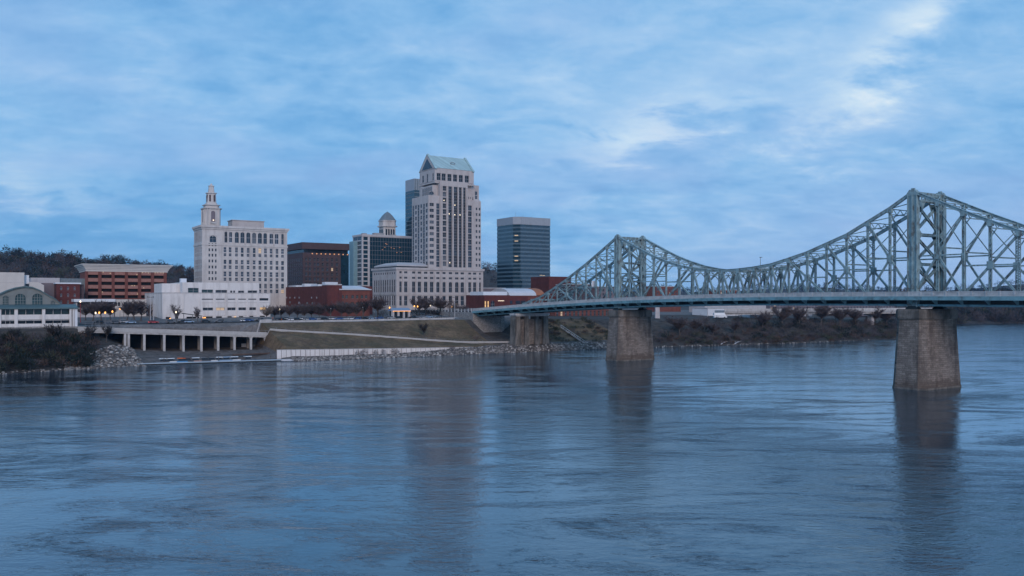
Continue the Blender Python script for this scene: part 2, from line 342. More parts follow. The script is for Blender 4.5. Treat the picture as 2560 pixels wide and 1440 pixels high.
def hgt(u, w):
    def pz(k):
        p = PROF[k]
        if w < p[0][0]: return (w-p[0][0])*0.16
        z = float(np.interp(w, [a for a, b in p], [b for a, b in p]))
        if w > 160: z += min(2.0, (w-160)*0.01)
        return z
    if u <= PK[0]: return pz(PK[0])
    if u >= PK[-1]: return pz(PK[-1])
    for a, b in zip(PK, PK[1:]):
        if a <= u <= b:
            t = (u-a)/(b-a); return pz(a)*(1-t)+pz(b)*t
def gz(x, y):
    u, v = uv(x, y); return hgt(u, v-float(shore(u)))
def at_w(px, wv):
    """point on the ground at distance wv inland of the waterline, seen in column px"""
    r = (px-1280)/F; lo, hi = 200.0, 3000.0
    for _ in range(50):
        D = (lo+hi)/2; u, v = uv(r*D, D)
        if v-float(shore(u)) < wv: lo = D
        else: hi = D
    return r*lo, lo
us = sorted(set([-700, -400, -250, -150, -80, -40] + list(np.arange(-20, 560, 4.0)) + [52, 64, 84, 105, 117, 119.5, 122.5, 240, 246, 262, 272] + list(np.arange(560, 1120, 20.0)) + [1200, 1300, 1500, 1700, 2200, 3000, 4200, 6000]))
mb = MB(); gidx = {}
for i, u in enumerate(us):
    for j, wv in enumerate(W_N):
        x, y = xy(u, float(shore(u))+wv); z = hgt(u, wv)
        if 3 < wv < 50 and z > .8: z += random.uniform(-.18, .18)
        gidx[i, j] = len(mb.v); mb.v.append((x, y, z))
for i in range(len(us)-1):
    for j in range(len(W_N)-1):
        u = (us[i]+us[i+1])/2; wv = (W_N[j]+W_N[j+1])/2
        m = 2
        if wv < 54:
            if u < 50: m = 4
            elif u < 56: m = 4
            elif u < 120: m = 3 if wv < 42 else 0
            elif u < 238: m = 1 if wv > 12 else 3
            elif u < 270: m = 0
            elif u < 320: m = 1 if wv > 14 else 3
            else: m = 4
        elif u > 300 and wv < 120: m = 4
        if u > 640: m = 4
        mb.f.append((gidx[i, j], gidx[i+1, j], gidx[i+1, j+1], gidx[i, j+1])); mb.m.append(m)
kind(mb.build('ground', ground_mats()), 'structure')

# ------------------------------------------------------------------ water
def water_mat():
    m = bpy.data.materials.new('river water'); m.use_nodes = True; t = m.node_tree; t.nodes.remove(t.nodes['Principled BSDF'])
    df = t.nodes.new('ShaderNodeBsdfDiffuse'); gl = t.nodes.new('ShaderNodeBsdfGlossy'); mx = t.nodes.new('ShaderNodeMixShader'); lw = t.nodes.new('ShaderNodeLayerWeight')
    gl.inputs['Color'].default_value = (0.80, 0.91, 0.98, 1); lw.inputs['Blend'].default_value = 0.5
    fac = mth(t, 'ADD', mth(t, 'MULTIPLY', mth(t, 'POWER', lw.outputs['Facing'], 3.5), 0.92), 0.06, True)
    t.links.new(fac, mx.inputs[0]); t.links.new(df.outputs[0], mx.inputs[1]); t.links.new(gl.outputs[0], mx.inputs[2]); t.links.new(mx.outputs[0], t.nodes['Material Output'].inputs['Surface'])
    geo = t.nodes.new('ShaderNodeTexCoord'); vec = geo.outputs['Object']
    def mapped(sx, sy, rot):
        n = t.nodes.new('ShaderNodeMapping'); n.inputs['Scale'].default_value = (sx, sy, 1); n.inputs['Rotation'].default_value = (0, 0, rot); t.links.new(vec, n.inputs[0]); return n.outputs[0]
    patch = ramp(t, noise(t, mapped(0.017, 0.050, R(-14)), 1.0, 7, 0.74, 2.2), [(0.46, 0.0), (0.56, 0.30), (0.64, 1.0)])
    a = noise(t, mapped(0.5, 0.95, R(-8)), 1.0, 4, 0.6, 0.4)
    c = noise(t, mapped(0.10, 0.26, R(-14)), 1.0, 4, 0.55, 0.6)
    d = noise(t, mapped(1.7, 2.6, R(10)), 1.0, 2, 0.5, 0.2)
    hh = mth(t, 'ADD', mth(t, 'ADD', mth(t, 'MULTIPLY', a, 0.62), mth(t, 'MULTIPLY', c, 1.0)), mth(t, 'MULTIPLY', d, 0.20))
    bn = t.nodes.new('ShaderNodeBump'); bn.inputs['Distance'].default_value = 1.0
    t.links.new(mth(t, 'ADD', mth(t, 'MULTIPLY', patch, 0.62), 0.085), bn.inputs['Strength']); t.links.new(hh, bn.inputs['Height'])
    for q in (df, gl, lw): t.links.new(bn.outputs[0], q.inputs['Normal'])
    t.links.new(mth(t, 'ADD', mth(t, 'MULTIPLY', patch, 0.02), 0.045), gl.inputs['Roughness'])
    t.links.new(mixc(t, noise(t, mapped(0.02, 0.05, R(-20)), 1.0, 4, 0.6), (0.002, 0.012, 0.028), (0.005, 0.020, 0.042)), df.inputs['Color'])
    return m
mb = MB(); mb.quad((-3000, -400, 0), (6000, -400, 0), (6000, 6000, 0), (-3000, 6000, 0))
kind(mb.build('river', water_mat()), 'structure')

# ------------------------------------------------------------------ hills
def ridge(name, pts, depth, m, back=500):
    mb = MB(); rows = []
    pxs = np.linspace(pts[0][0], pts[-1][0], 70)
    for q in pxs:
        py = float(np.interp(q, [a[0] for a in pts], [a[1] for a in pts])); D = float(np.interp(q, [a[0] for a in pts], [a[2] for a in pts]))
        zt = PZ(py, D) + 2.2*math.sin(q*0.05)+1.3*math.sin(q*0.13+1); row = []
        for k, (fr, zf) in enumerate(((-1, 0), (-.75, .12), (-.5, .38), (-.25, .75), (0, 1), (.4, .8), (1, 0))):
            dd = D+fr*(depth if fr < 0 else back); row.append((PX(q, D)*(dd/D if fr < 0 else 1), dd, 12+(zt-12)*zf+(random.uniform(-1, 1) if 0 < k < 6 else -6)))
        rows.append(row)
    for a, b in zip(rows, rows[1:]):
        for k in range(6): mb.quad(a[k], b[k], b[k+1], a[k+1])
    kind(mb.build(name, m), 'structure'); return rows
hm = ground_mats()[4]
LEFTHILL = ridge('hills', [(-350, 640, 1150), (0, 646, 1150), (120, 655, 1150), (300, 668, 1150), (420, 682, 1180), (520, 700, 1200), (640, 735, 1220)], 420, hm)
MIDHILL = ridge('hills', [(1020, 700, 1500), (1130, 672, 1500), (1225, 671, 1500), (1300, 690, 1500), (1400, 728, 1500), (1480, 744, 1500)], 420, hm)
FARHILL = ridge('hills', [(1250, 742, 3300), (1420, 729, 3300), (1650, 726, 3300), (1760, 729, 3300), (1900, 724, 3300), (2050, 719, 3300), (2130, 722, 3300), (2300, 727, 3300), (2450, 730, 3300), (2550, 714, 3300), (2800, 690, 3300)], 900, hm, 1200)
BANKHILL = ridge('hills', [(2200, 752, 1230), (2380, 747, 1230), (2480, 744, 1230), (2600, 740, 1230), (3000, 735, 1230)], 240, hm)

# ------------------------------------------------------------------ foliage as leaf-size slivers
def slivers(mb, c, rx, rz, n, ln, wd, m=0, up=0.25, hollow=0.35):
    for _ in range(n):
        while True:
            p = Vector((random.uniform(-1, 1), random.uniform(-1, 1), random.uniform(-1, 1)))
            if hollow < p.length < 1: break
        o = Vector((c[0]+p.x*rx, c[1]+p.y*rx, c[2]+p.z*rz))
        d = Vector((p.x+random.uniform(-.8, .8), p.y+random.uniform(-.8, .8), p.z*0.8+up+random.uniform(-.7, .7)))
        if d.length < 1e-3: continue
        d.normalize(); s = d.orthogonal().normalized(); a = random.uniform(0, 6.28); s = s*math.cos(a)+d.cross(s)*math.sin(a)
        l = ln*random.uniform(.5, 1.3); q = wd*random.uniform(.5, 1.3)
        mb.add([o-s*q/2, o+s*q/2, o+d*l+s*q*.15, o+d*l-s*q*.15], [(0, 1, 2, 3)], m)
def woods(name, label, rows, n, th, mats, weights, kmax=5, kmin=1):
    mb = MB()
    for _ in range(n):
        i = random.randrange(len(rows)-1); k = random.choices(range(kmin, kmax), [1+q for q in range(kmax-kmin)])[0]
        a, b = Vector(rows[i][k]), Vector(rows[min(i+1, len(rows)-1)][k]); c, d = Vector(rows[i][k+1]), Vector(rows[i+1][k+1])
        s, t = random.random(), random.random(); p = (a*(1-s)+b*s)*(1-t)+(c*(1-s)+d*s)*t
        h = th*random.uniform(.6, 1.25); m = random.choices(range(len(mats)), weights)[0]
        r = h*random.uniform(.28, .42)
        mb.tube(p, p+Vector((0, 0, h*.6)), h*.022, h*.012, 3, 0)
        for _b in range(3):
            slivers(mb, p+Vector((random.uniform(-.5, .5)*r, random.uniform(-.5, .5)*r, h*random.uniform(.45, .78))), r*.75, h*.24, 26 if m else 34, h*.16, h*.055 if m else h*.03, m, hollow=.2)
    o = mb.build(name, mats); kind(o, 'stuff', label); return o
woods('woods', 'bare and evergreen winter woods covering the left hill', LEFTHILL, 1700, 14, [M['twig'], M['rust'], M['evergreen'], M['twigdark'], M['drygreen']], [5, 2, 3, 3, 1])
woods('woods', 'winter woods on the hill behind the banded glass office block', MIDHILL, 260, 15, [M['twig'], M['rust'], M['evergreen'], M['twigdark']], [4, 1, 3, 3])
woods('woods', 'hazy blue wooded far bank right of the near bridge pier', BANKHILL, 750, 13, [M['twig'], M['rust'], M['evergreen'], M['twigdark']], [4, 1, 3, 3], 5, 0)
woods('woods', 'tree line on the hazy far ridge behind the bridge', FARHILL, 700, 22, [M['twigdark'], M['evergreen']], [1, 1], 5, 2)

# ------------------------------------------------------------------ the steel bridge
P2 = Vector((130.4, 264.0, 0)); SP = 140.7                    # near pier, span to the far pier
AX = Vector((-UY, UX, 0)); BANG = math.atan2(AX.y, AX.x)
YT, YE = 7.4, 10.4                                            # truss planes and deck edges, +y = towards the camera
zfit = np.polyfit([-90, -40, 0, 70, 140.7, 180, 222, 265, 300], [28.5, 28.6, 28.4, 27.9, 26.5, 25.1, 23.0, 20.0, 18.6], 4)
def zd(s): return float(np.polyval(zfit, s))
TS = [-94, -60, -32.5, -17.6, 0, 7.8, 23.3, 39, 53.4, 66, 79.4, 90, 103.6, 115.6, 125.7, 140.7, 152, 164.6, 180.2, 187.7, 201.7, 218]
TZ = [36.5, 39, 45.9, 52.4, 60.8, 56.3, 48.9, 43.7, 40.2, 38.8, 38.4, 39.0, 41.4, 45, 49, 55.5, 49.6, 43.4, 36.4, 33.4, 28.2, 24.6]
def zt(s): return float(np.interp(s, TS, TZ))
def bloc(x, y, z): return P2 + AX*x + Vector((-UX, -UY, 0))*y + Vector((0, 0, z))
bridge = thing('truss_bridge', 'long grey blue steel cantilever truss bridge crossing the river on stone piers', 'bridge', P2, BANG)
S0, S1, SA = -86.0, SP+77.0, 266.0
main = [SP*i/18 for i in range(19)]; anc = [SP+7.7*j for j in range(1, 11)]; rgt = [-7.8*j for j in range(11, 0, -1)]
nodes = rgt+main+anc
st = [S0+i*3.9 for i in range(int((SA-S0)/3.9)+1)]
# deck slab, kerb walks
mb = MB()
for a, b in zip(st, st[1:]):
    za, zb = zd(a), zd(b)
    ring = lambda x, z: [(x, -YE, z-.55), (x, YE, z-.55), (x, YE, z), (x, YT+.9, z+.02), (x, YT+.9, z-.2), (x, -YT-.9, z-.2), (x, -YT-.9, z+.02), (x, -YE, z)]
    mb.loft([ring(a, za), ring(b, zb)])
mb.build('deck', M['asphalt'], bridge)
for sgn in (1, -1):
    y = sgn*(YE+.16)
    mb = MB()
    for a, b in zip(st, st[1:]): mb.beam((a, y, zd(a)-.55), (b, y, zd(b)-.55), .3, 1.15)
    mb.build('edge_girder', M['fascia'], bridge)
    mb = MB(); y = sgn*(YE-.12)
    for a, b in zip(st, st[1:]):
        za, zb = zd(a), zd(b)
        mb.beam((a, y, za+1.42), (b, y, zb+1.42), .24, .2); mb.beam((a, y, za+.18), (b, y, zb+.18), .2, .22); mb.beam((a, y, za+.8), (b, y, zb+.8), .12, .14)
        mb.box(a-.18, a+.18, y-.16, y+.16, za, za+1.55)
        for k in range(1, 10):
            x = a+(b-a)*k/10; mb.box(x-.14, x+.14, y-.05, y+.05, zd(x)+.2, zd(x)+1.4)
    mb.build('railing', M['railing'], bridge)
    # walkway deck soffit girder
    mb = MB(); y = sgn*(YT+.1)
    for a, b in zip(st, st[1:]): mb.beam((a, y, zd(a)-2.65), (b, y, zd(b)-2.65), .55, .62)
    mb.build('lower_girder', M['fascia'], bridge)
    for x in nodes+[S1+9*k for k in range(1, 6)]:
        z = zd(x); mb = MB()
        o = [(YT+.3, -2.45), (YT+1.1, -2.35), (YE-.9, -1.5), (YE-.05, -1.05), (YE-.05, -.56), (YT+.3, -.56)]
        mb.loft([[(x-.13, sgn*a, z+c) for a, c in o], [(x+.13, sgn*a, z+c) for a, c in o]])
        mb.beam((x, sgn*(YE-.1), z-1.1), (x, sgn*(YT+.3), z-2.5), .5, .16)
        mb.build('bracket', M['fascia'], bridge)
for x in nodes+[S1+9*k for k in range(1, 6)]:
    z = zd(x); mb = MB(); mb.box(x-.1, x+.1, -YT, YT, z-2.5, z-.57); mb.box(x-.35, x+.35, -YT, YT, z-2.62, z-2.502)
    mb.build('floor_beam', M['steeldark'], bridge)
for y in (-5, -2.5, 0, 2.5, 5):
    mb = MB()
    for a, b in zip(st, st[1:]): mb.beam((a, y, zd(a)-1.0), (b, y, zd(b)-1.0), .25, .8)
    mb.build('stringer', M['steeldark'], bridge)

def laced(mb, p, q, wdt, dep):
    """built-up member: two plates with zigzag lacing"""
    p = Vector(p); q = Vector(q); d = (q-p); n = max(3, int(d.length/(wdt*1.15))); u = d.normalized()
    s = Vector((0, 1, 0)); nrm = u.cross(s).normalized()
    for g in (-1, 1): mb.beam(p+nrm*g*wdt/2, q+nrm*g*wdt/2, dep, .17)
    for f in (-1, 1):
        for k in range(n):
            a = p+d*k/n; b = p+d*(k+1)/n; g = 1 if k % 2 else -1
            mb.beam(a+nrm*g*wdt/2+s*f*dep*.42, b-nrm*g*wdt/2+s*f*dep*.42, .07, .13)
def solid(mb, p, q, wdt, dep):
    mb.beam(p, q, dep, wdt)
    p = Vector(p); q = Vector(q); u = (q-p).normalized(); nrm = u.cross(Vector((0, 1, 0))).normalized()
    for g in (-1, 1): mb.beam(p+nrm*g*wdt*.5, q+nrm*g*wdt*.5, dep*1.35, .1)
double = []                                                    # (top/outer node, middle node, bottom/tower node)
allx = {('m', i): main[i] for i in range(19)}
for k in range(3):
    double += [(main[2*k], main[2*k+1], main[2*k+2], 1), (main[18-2*k], main[17-2*k], main[16-2*k], -1)]
rr = [0.0]+[-7.8*j for j in range(1, 12)]
for k in range(5): double.append((rr[2*k], rr[2*k+1], rr[2*k+2], -1))
aa = [SP]+anc
for k in range(3): double.append((aa[2*k], aa[2*k+1], aa[2*k+2], 1))
for sgn in (1, -1):
    y = sgn*YT
    mb = MB(); pts = nodes if nodes[0] == S0 else nodes
    for a, b in zip(pts, pts[1:]):
        mb.beam((a, y, zt(a)), (b, y, zt(b)), .8, .8); mb.beam((a, y, zt(a)+.5), (b, y, zt(b)+.5), 1.15, .1)
        mb.beam((a, y, zd(a)-.2), (b, y, zd(b)-.2), .7, .8)
    for x in pts:                                              # gusset plates
        h = zt(x)
        if h-zd(x) > 2: mb.box(x-.75, x+.75, y-.5, y+.5, h-1.3, h+.3); mb.box(x-.8, x+.8, y-.46, y+.46, zd(x)-.3, zd(x)+1.0)
    tr = mb.build('truss', M['steel'], bridge)
    for x in pts:
        if x in (0.0, SP) or zt(x)-zd(x) < 2.5: continue
        mb = MB(); laced(mb, (x, y, zd(x)), (x, y, zt(x)-.3), .62 if x < 60 else .54, .45); mb.build('vertical', M['steel'], tr)
    for a, m, b, dr in double:
        zb_, zc_ = zd(a), zt(b)
        mid = (m, y, (zb_+zc_)/2)
        mb = MB(); solid(mb, (b, y, zt(b)-.5), (a, y, zd(a)+.4), .5, .45); mb.build('diagonal', M['steel'], tr)
        mb = MB(); solid(mb, mid, (b, y, zd(b)+.3), .42, .38); mb.build('diagonal', M['steel'], tr)
        mb = MB(); mb.box(m-.9, m+.9, y-.43, y+.43, mid[2]-1.1, mid[2]+1.1)
        if zt(m)-zd(m) > 15:
            mb.beam((a, y, mid[2]), (m, y, mid[2]), .4, .45)
            if zt(b)-zd(b) > 14: mb.beam((m, y, mid[2]), (b, y, mid[2]), .35, .4)
        mb.build('middle_strut', M['steel'], tr)
    for i in range(6, 13):
        x = main[i]; hp = SP/36
        for g in (-1, 1):
            if (i == 6 and g < 0) or (i == 12 and g > 0): continue
            mb = MB(); solid(mb, (x, y, zt(x)-.5), (x+g*hp, y, zd(x+g*hp)+.3), .5, .45); mb.build('diagonal', M['steel'], tr)
    for j in range(6, 9):
        x = aa[j]
        mb = MB(); solid(mb, (x, y, zt(x)-.4), (aa[j+1], y, zd(aa[j+1])+.2), .5, .42); mb.build('diagonal', M['steel'], tr)
# lateral bracing between the two trusses
for i, x in enumerate(nodes):
    d = zt(x)-zd(x)
    if d < 6.2 or x in (0.0, SP): continue
    z = zt(x)-.1; mb = MB()
    for g in (0, -1.7): mb.beam((x, -YT, z+g), (x, YT, z+g), .3, .26, side=(1, 0, 0))
    n = 8
    for k in range(n):
        a = -YT+2*YT*k/n; b = -YT+2*YT*(k+1)/n
        mb.beam((x, a, z if k % 2 else z-1.7), (x, b, z-1.7 if k % 2 else z), .16, .18, side=(1, 0, 0))
    for g in (1, -1): mb.beam((x, g*(YT-.2), z-4.2), (x, g*(YT-3.4), z-1.7), .25, .28, side=(1, 0, 0))
    if d > 19:
        zz = (z+zd(x))/2+.6
        mb.beam((x, -YT, zz), (x, YT, zz), .4, .4, side=(1, 0, 0)); mb.beam((x, -YT, zz+.2), (x, YT, z-1.8), .2, .24, side=(1, 0, 0)); mb.beam((x, YT, zz+.2), (x, -YT, z-1.8), .2, .24, side=(1, 0, 0))
    mb.build('sway_frame', M['steel'], bridge)
for a, b in zip(nodes, nodes[1:]):
    if zt(a)-zd(a) < 6.2 or zt(b)-zd(b) < 6.2: continue
    mb = MB()
    mb.beam((a, -YT, zt(a)), (b, YT, zt(b)), .22, .22); mb.beam((a, YT, zt(a)-.05), (b, -YT, zt(b)-.05), .22, .22)
    mb.build('lateral_brace', M['steel'], bridge)
# end portal on the city side
mb = MB(); xe = aa[9]
mb.box(xe-.3, xe+.3, -YT, YT, zt(xe)+.3, zt(xe)+1.1); mb.build('end_portal', M['steel'], bridge)

def holed_plate(name, outline, holes, x, th, m, parent):
    cu = bpy.data.curves.new(name, 'CURVE'); cu.dimensions = '2D'; cu.fill_mode = 'BOTH'; cu.extrude = th/2
    for pts in [outline]+holes:
        sp = cu.splines.new('POLY'); sp.points.add(len(pts)-1); sp.use_cyclic_u = True
        for q, (a, b) in zip(sp.points, pts): q.co = (a, b, 0, 1)
    t = bpy.data.objects.new('t', cu); COL.objects.link(t)
    bpy.context.view_layer.update()
    me = bpy.data.meshes.new_from_object(t.evaluated_get(bpy.context.evaluated_depsgraph_get()))
    bpy.data.objects.remove(t); bpy.data.curves.remove(cu)
    me.materials.clear(); me.materials.append(m)
    for v in me.vertices: v.co = (x+v.co.z, v.co.x, v.co.y)
    return link(name, me, parent)
def ell(cy, cz, a, b, n=18): return [(cy+a*math.cos(2*math.pi*i/n), cz+b*math.sin(2*math.pi*i/n)) for i in range(n)]
def bridge_tower(x, top, label):
    base = zd(x); hh = top-base
    t = link('tower', None, bridge, (0, 0, 0)); t['label'] = label
    yi = YT-.75
    for g in (1, -1):
        mb = MB(); y = g*YT
        mb.box(x-1.45, x+1.45, y-.62, y+.62, base-3.2, top-1.0)
        for e in (-1.45, 1.45): mb.box(x+e-.12, x+e+.12, y-.85, y+.85, base-3.2, top-1.0)
        mb.box(x-.28, x+.28, y-.9, y+.9, base-.5, top-1.2)
        for k in range(14):
            zz = base+hh*k/14
            mb.box(x-1.6, x+1.6, y-.7, y+.7, zz, zz+.22)
        o = [(x-2.3, top-1.6), (x+2.3, top-1.6), (x+.9, top+.3), (x-.9, top+.3)]
        mb.loft([[(a, y-.75, b) for a, b in o], [(a, y+.75, b) for a, b in o]])
        mb.box(x-.5, x+.5, y-.4, y+.4, top+.3, top+.75)
        mb.build('leg', M['steel'], t)
    f = lambda q: base+hh*q                                      # fraction of the height above the deck
    for xo in (-.9, .9):
        # top portal plate with oval openings
        yo = yi+.1
        holes = [ell(c, f(.935), .62 if abs(c) > 1 else .8, hh*.022) for c in (-5.2, -3.3, -1.5, .3, 2.1, 3.8, 5.3)]
        holed_plate('portal_plate', [(-yo, f(.895)), (-2, f(.905)), (2, f(.905)), (yo, f(.895)), (yo, f(.975)), (-yo, f(.975))], holes, x+xo, .16, M['steel'], t)
        for g in (1, -1):                                        # knee plates with arched openings
            out = [(g*yo, f(.893)), (g*2.6, f(.893)), (g*4.2, f(.80)), (g*5.6, f(.70)), (g*yo, f(.61))]
            holed_plate('knee_plate', out, [[(g*5.9, f(.66)), (g*5.95, f(.80))]+[(g*(5.15+.8*math.cos(a)), f(.80)+hh*.052*math.sin(a)) for a in np.linspace(.3, 2.7, 9)]+[(g*4.95, f(.77))]], x+xo, .16, M['steel'], t)
    for a, b in ((.885, .60), (.57, .325), (.29, .03)):
        for g in (1, -1):
            mb = MB(); p0, p1 = Vector((x+.28*g, -g*yi, f(a))), Vector((x+.28*g, g*yi, f(b))); nrm = (p1-p0).normalized().cross(Vector((1, 0, 0)))
            for e in (-.36, .36): mb.beam(p0+nrm*e, p1+nrm*e, .5, .2, side=(1, 0, 0))
            mb.beam(p0, p1, .16, .7, side=(1, 0, 0)); mb.build('cross_brace', M['steel'], t)
    for q in (.585, .305):
        mb = MB(); mb.box(x-1.3, x+1.3, -yi, yi, f(q)-.32, f(q)+.32); mb.box(x-1.5, x+1.5, -yi, yi, f(q)+.32, f(q)+.42); mb.build('cross_strut', M['steel'], t)
        for g in (1, -1):
            o = [(g*(yi+.3), f(q)-2.2), (g*(yi-1.6), f(q)-.4), (g*(yi-1.6), f(q)+.4), (g*(yi+.3), f(q)+2.2)]
            mb = MB()
            for xo in (-1.3, 1.3): mb.loft([[(x+xo-.1, a, b) for a, b in o], [(x+xo+.1, a, b) for a, b in o]])
            mb.build('gusset', M['steel'], t)
    mb = MB(); mb.box(x-1.1, x+1.1, -yi, yi, f(.975), f(.99)); mb.build('portal_strut', M['steel'], t)
bridge_tower(0.0, 61.2, 'taller looking tower over the near pier')
bridge_tower(SP, 55.9, 'tower over the pier by the city bank')
for x in (0.0, SP):                                             # shoes on the piers
    for g in (1, -1):
        mb = MB(); z = zd(x)
        mb.loft([[(x+a*k, g*YT+b*k, zz) for a, b in ((-2, -1.3), (2, -1.3), (2, 1.3), (-2, 1.3))] for k, zz in ((1.0, z-3.9), (.6, z-2.9))]); mb.build('bearing', M['steeldark'], bridge)
# approach girders between the trusses' end and the abutment
for y in (-6, 6):
    mb = MB()
    sa = [S1+i*4 for i in range(int((SA-S1)/4)+1)]
    for a, b in zip(sa, sa[1:]): mb.beam((a, y, zd(a)-2.0), (b, y, zd(b)-2.0), .6, 2.2)
    mb.build('approach_girder', M['steeldark'], bridge)

def pier(s, L, T, zb_, ztop, label, k=.855):
    def ring(l, t, z, c=.16):
        l /= 2; t /= 2; ch = min(l, t)*.32
        o = [(-t, -l+ch), (-t+ch, -l), (t-ch, -l), (t, -l+ch), (t, l-ch), (t-ch, l), (-t+ch, l), (-t, l-ch)]
        return [(a, b, z) for a, b in o]
    t = thing('bridge_pier', label, 'bridge pier', bloc(s, 0, 0), BANG, 'stone piers carrying the truss bridge')
    mb = MB(); n = 18; h0 = ztop-3.1
    mb.loft([ring(L*(1-(1-k)*i/n), T*(1-(1-k)*i/n), zb_+(h0-zb_)*i/n) for i in range(n+1)]); mb.build('shaft', M['stone'], t)
    mb = MB(); mb.loft([ring(L*k+.5, T*k+.5, h0+.002), ring(L*k+.9, T*k+.9, h0+.5), ring(L*k+.9, T*k+.9, ztop-.5), ring(L*k+.4, T*k+.4, ztop)]); mb.build('cap', M['stonecap'], t)
    mb = MB(); mb.loft([ring(L*1.015, T*1.03, zb_-3), ring(L*1.012, T*1.025, .55)]); mb.build('footing', M['stonecap'], t)
pier(0.0, 22.6, 11.0, 0.0, zd(0)-3.9, 'large tapering stained stone pier standing in the open river, the nearer one')
pier(SP, 22.6, 11.0, 0.0, zd(SP)-3.9, 'tapering stone pier near the bank, its left corner pale grey')
# the columned pier on the bank
s = 222.0; t = thing('column_pier', 'concrete pier of four flared columns with dark recesses on the bank under the bridge', 'bridge pier', bloc(s, 0, 0), BANG, 'stone piers carrying the truss bridge')
zt_ = zd(s)-3.0; zb_ = 1.5
for i, y in enumerate((9.2, 3.4, -3.2, -8.8)):
    mb = MB(); wd = 2.3 if i in (0, 3) else 1.7
    mb.loft([[(a*k1, y+b*k2, z) for a, b in ((-1, -1), (1, -1), (1, 1), (-1, 1))] for k1, k2, z in ((3.2, wd*.95, zb_), (2.7, wd*.72, zb_+6), (2.5, wd*.62, zt_-1.6))]); mb.build('column', M['stonecap'], t)
mb = MB(); mb.box(-1.2, 1.2, -9, 9, zb_, zt_-3.2); mb.build('web_wall', M['stone'], t)
mb = MB(); mb.loft([[(a*k, b*(10.6+e), z) for a, b in ((-1, -1), (1, -1), (1, 1), (-1, 1))] for k, e, z in ((2.6, -.4, zt_-1.6), (3.1, .3, zt_-1.0), (3.1, .3, zt_))]); mb.build('cap', M['conc'], t)
mb = MB()
for y in (-6, 6): mb.box(-1, 1, y-.8, y+.8, zt_, zd(s)-3.1+.02)
each('bearing', mb, M['steeldark'], t)
# stone abutment with a long curved wing wall
t = thing('bridge_abutment', 'rough grey stone abutment where the bridge meets the grassy bank', 'abutment', bloc(264, 0, 0), BANG)
mb = MB(); zz = zd(266)-.56
mb.box(0, 40, 8.2, 10.7, 2, zz); mb.build('wing_wall', M['rubble'], t)
mb = MB(); mb.box(0, 40, -10.7, -8.2, 2, zz); mb.build('wing_wall', M['rubble'], t)
mb = MB(); mb.box(.3, 3, -8.2, 8.2, 2, zz-1.6); mb.build('breast_wall', M['rubble'], t)
mb = MB()
for a in range(2, 60, 4):
    for g in (1, -1): mb.box(a-.2, a+.2, g*10.3-.2, g*10.3+.2, zz, zz+1.9); mb.beam((a, g*10.3, zz+1.7), (a+4, g*10.3, zz+1.7-.05), .2, .2); mb.beam((a, g*10.3, zz+1.0), (a+4, g*10.3, zz+.95), .15, .2)
mb.build('railing', M['railing'], t)
mb = MB(); mb.box(1.0, 90, -8.15, 8.15, zz-1.4, zz+.3); kind(mb.build('road', M['asphalt'], None, bloc(264, 0, 0), BANG), 'structure')

# ------------------------------------------------------------------ buildings
def unit_window(glassm, framem, cross=True, thick=.10):
    mb = MB(); mb.box(-.5, .5, 0, .08, -.5, .5, 0)
    if cross:
        t = .05
        mb.box(-.5, -.5+t, -.06, 0, -.5, .5, 1); mb.box(.5-t, .5, -.06, 0, -.5, .5, 1)
        mb.box(-.5+t, .5-t, -.06, 0, .5-t, .5, 1); mb.box(-.5+t, .5-t, -.06, 0, -.5, -.5+t, 1)
        mb.box(-.025, .025, -.05, 0, -.5+t, .5-t, 1); mb.box(-.5+t, -.025, -.05, 0, -.02, .03, 1); mb.box(.025, .5-t, -.05, 0, -.02, .03, 1)
    return mb.mesh('window', [glassm, framem])
WIN = {'dark': unit_window(M['dark'], M['frame']), 'blue': unit_window(M['blue'], M['frame']), 'pale': unit_window(M['blue'], M['paleframe']),
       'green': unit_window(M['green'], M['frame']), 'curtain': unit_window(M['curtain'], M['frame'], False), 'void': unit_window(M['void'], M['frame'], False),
       'mid': unit_window(M['mid'], M['frame']), 'lit': unit_window(M['lit'], M['frame']), 'litdim': unit_window(M['litdim'], M['frame']), 'plain': unit_window(M['dark'], M['frame'], False)}
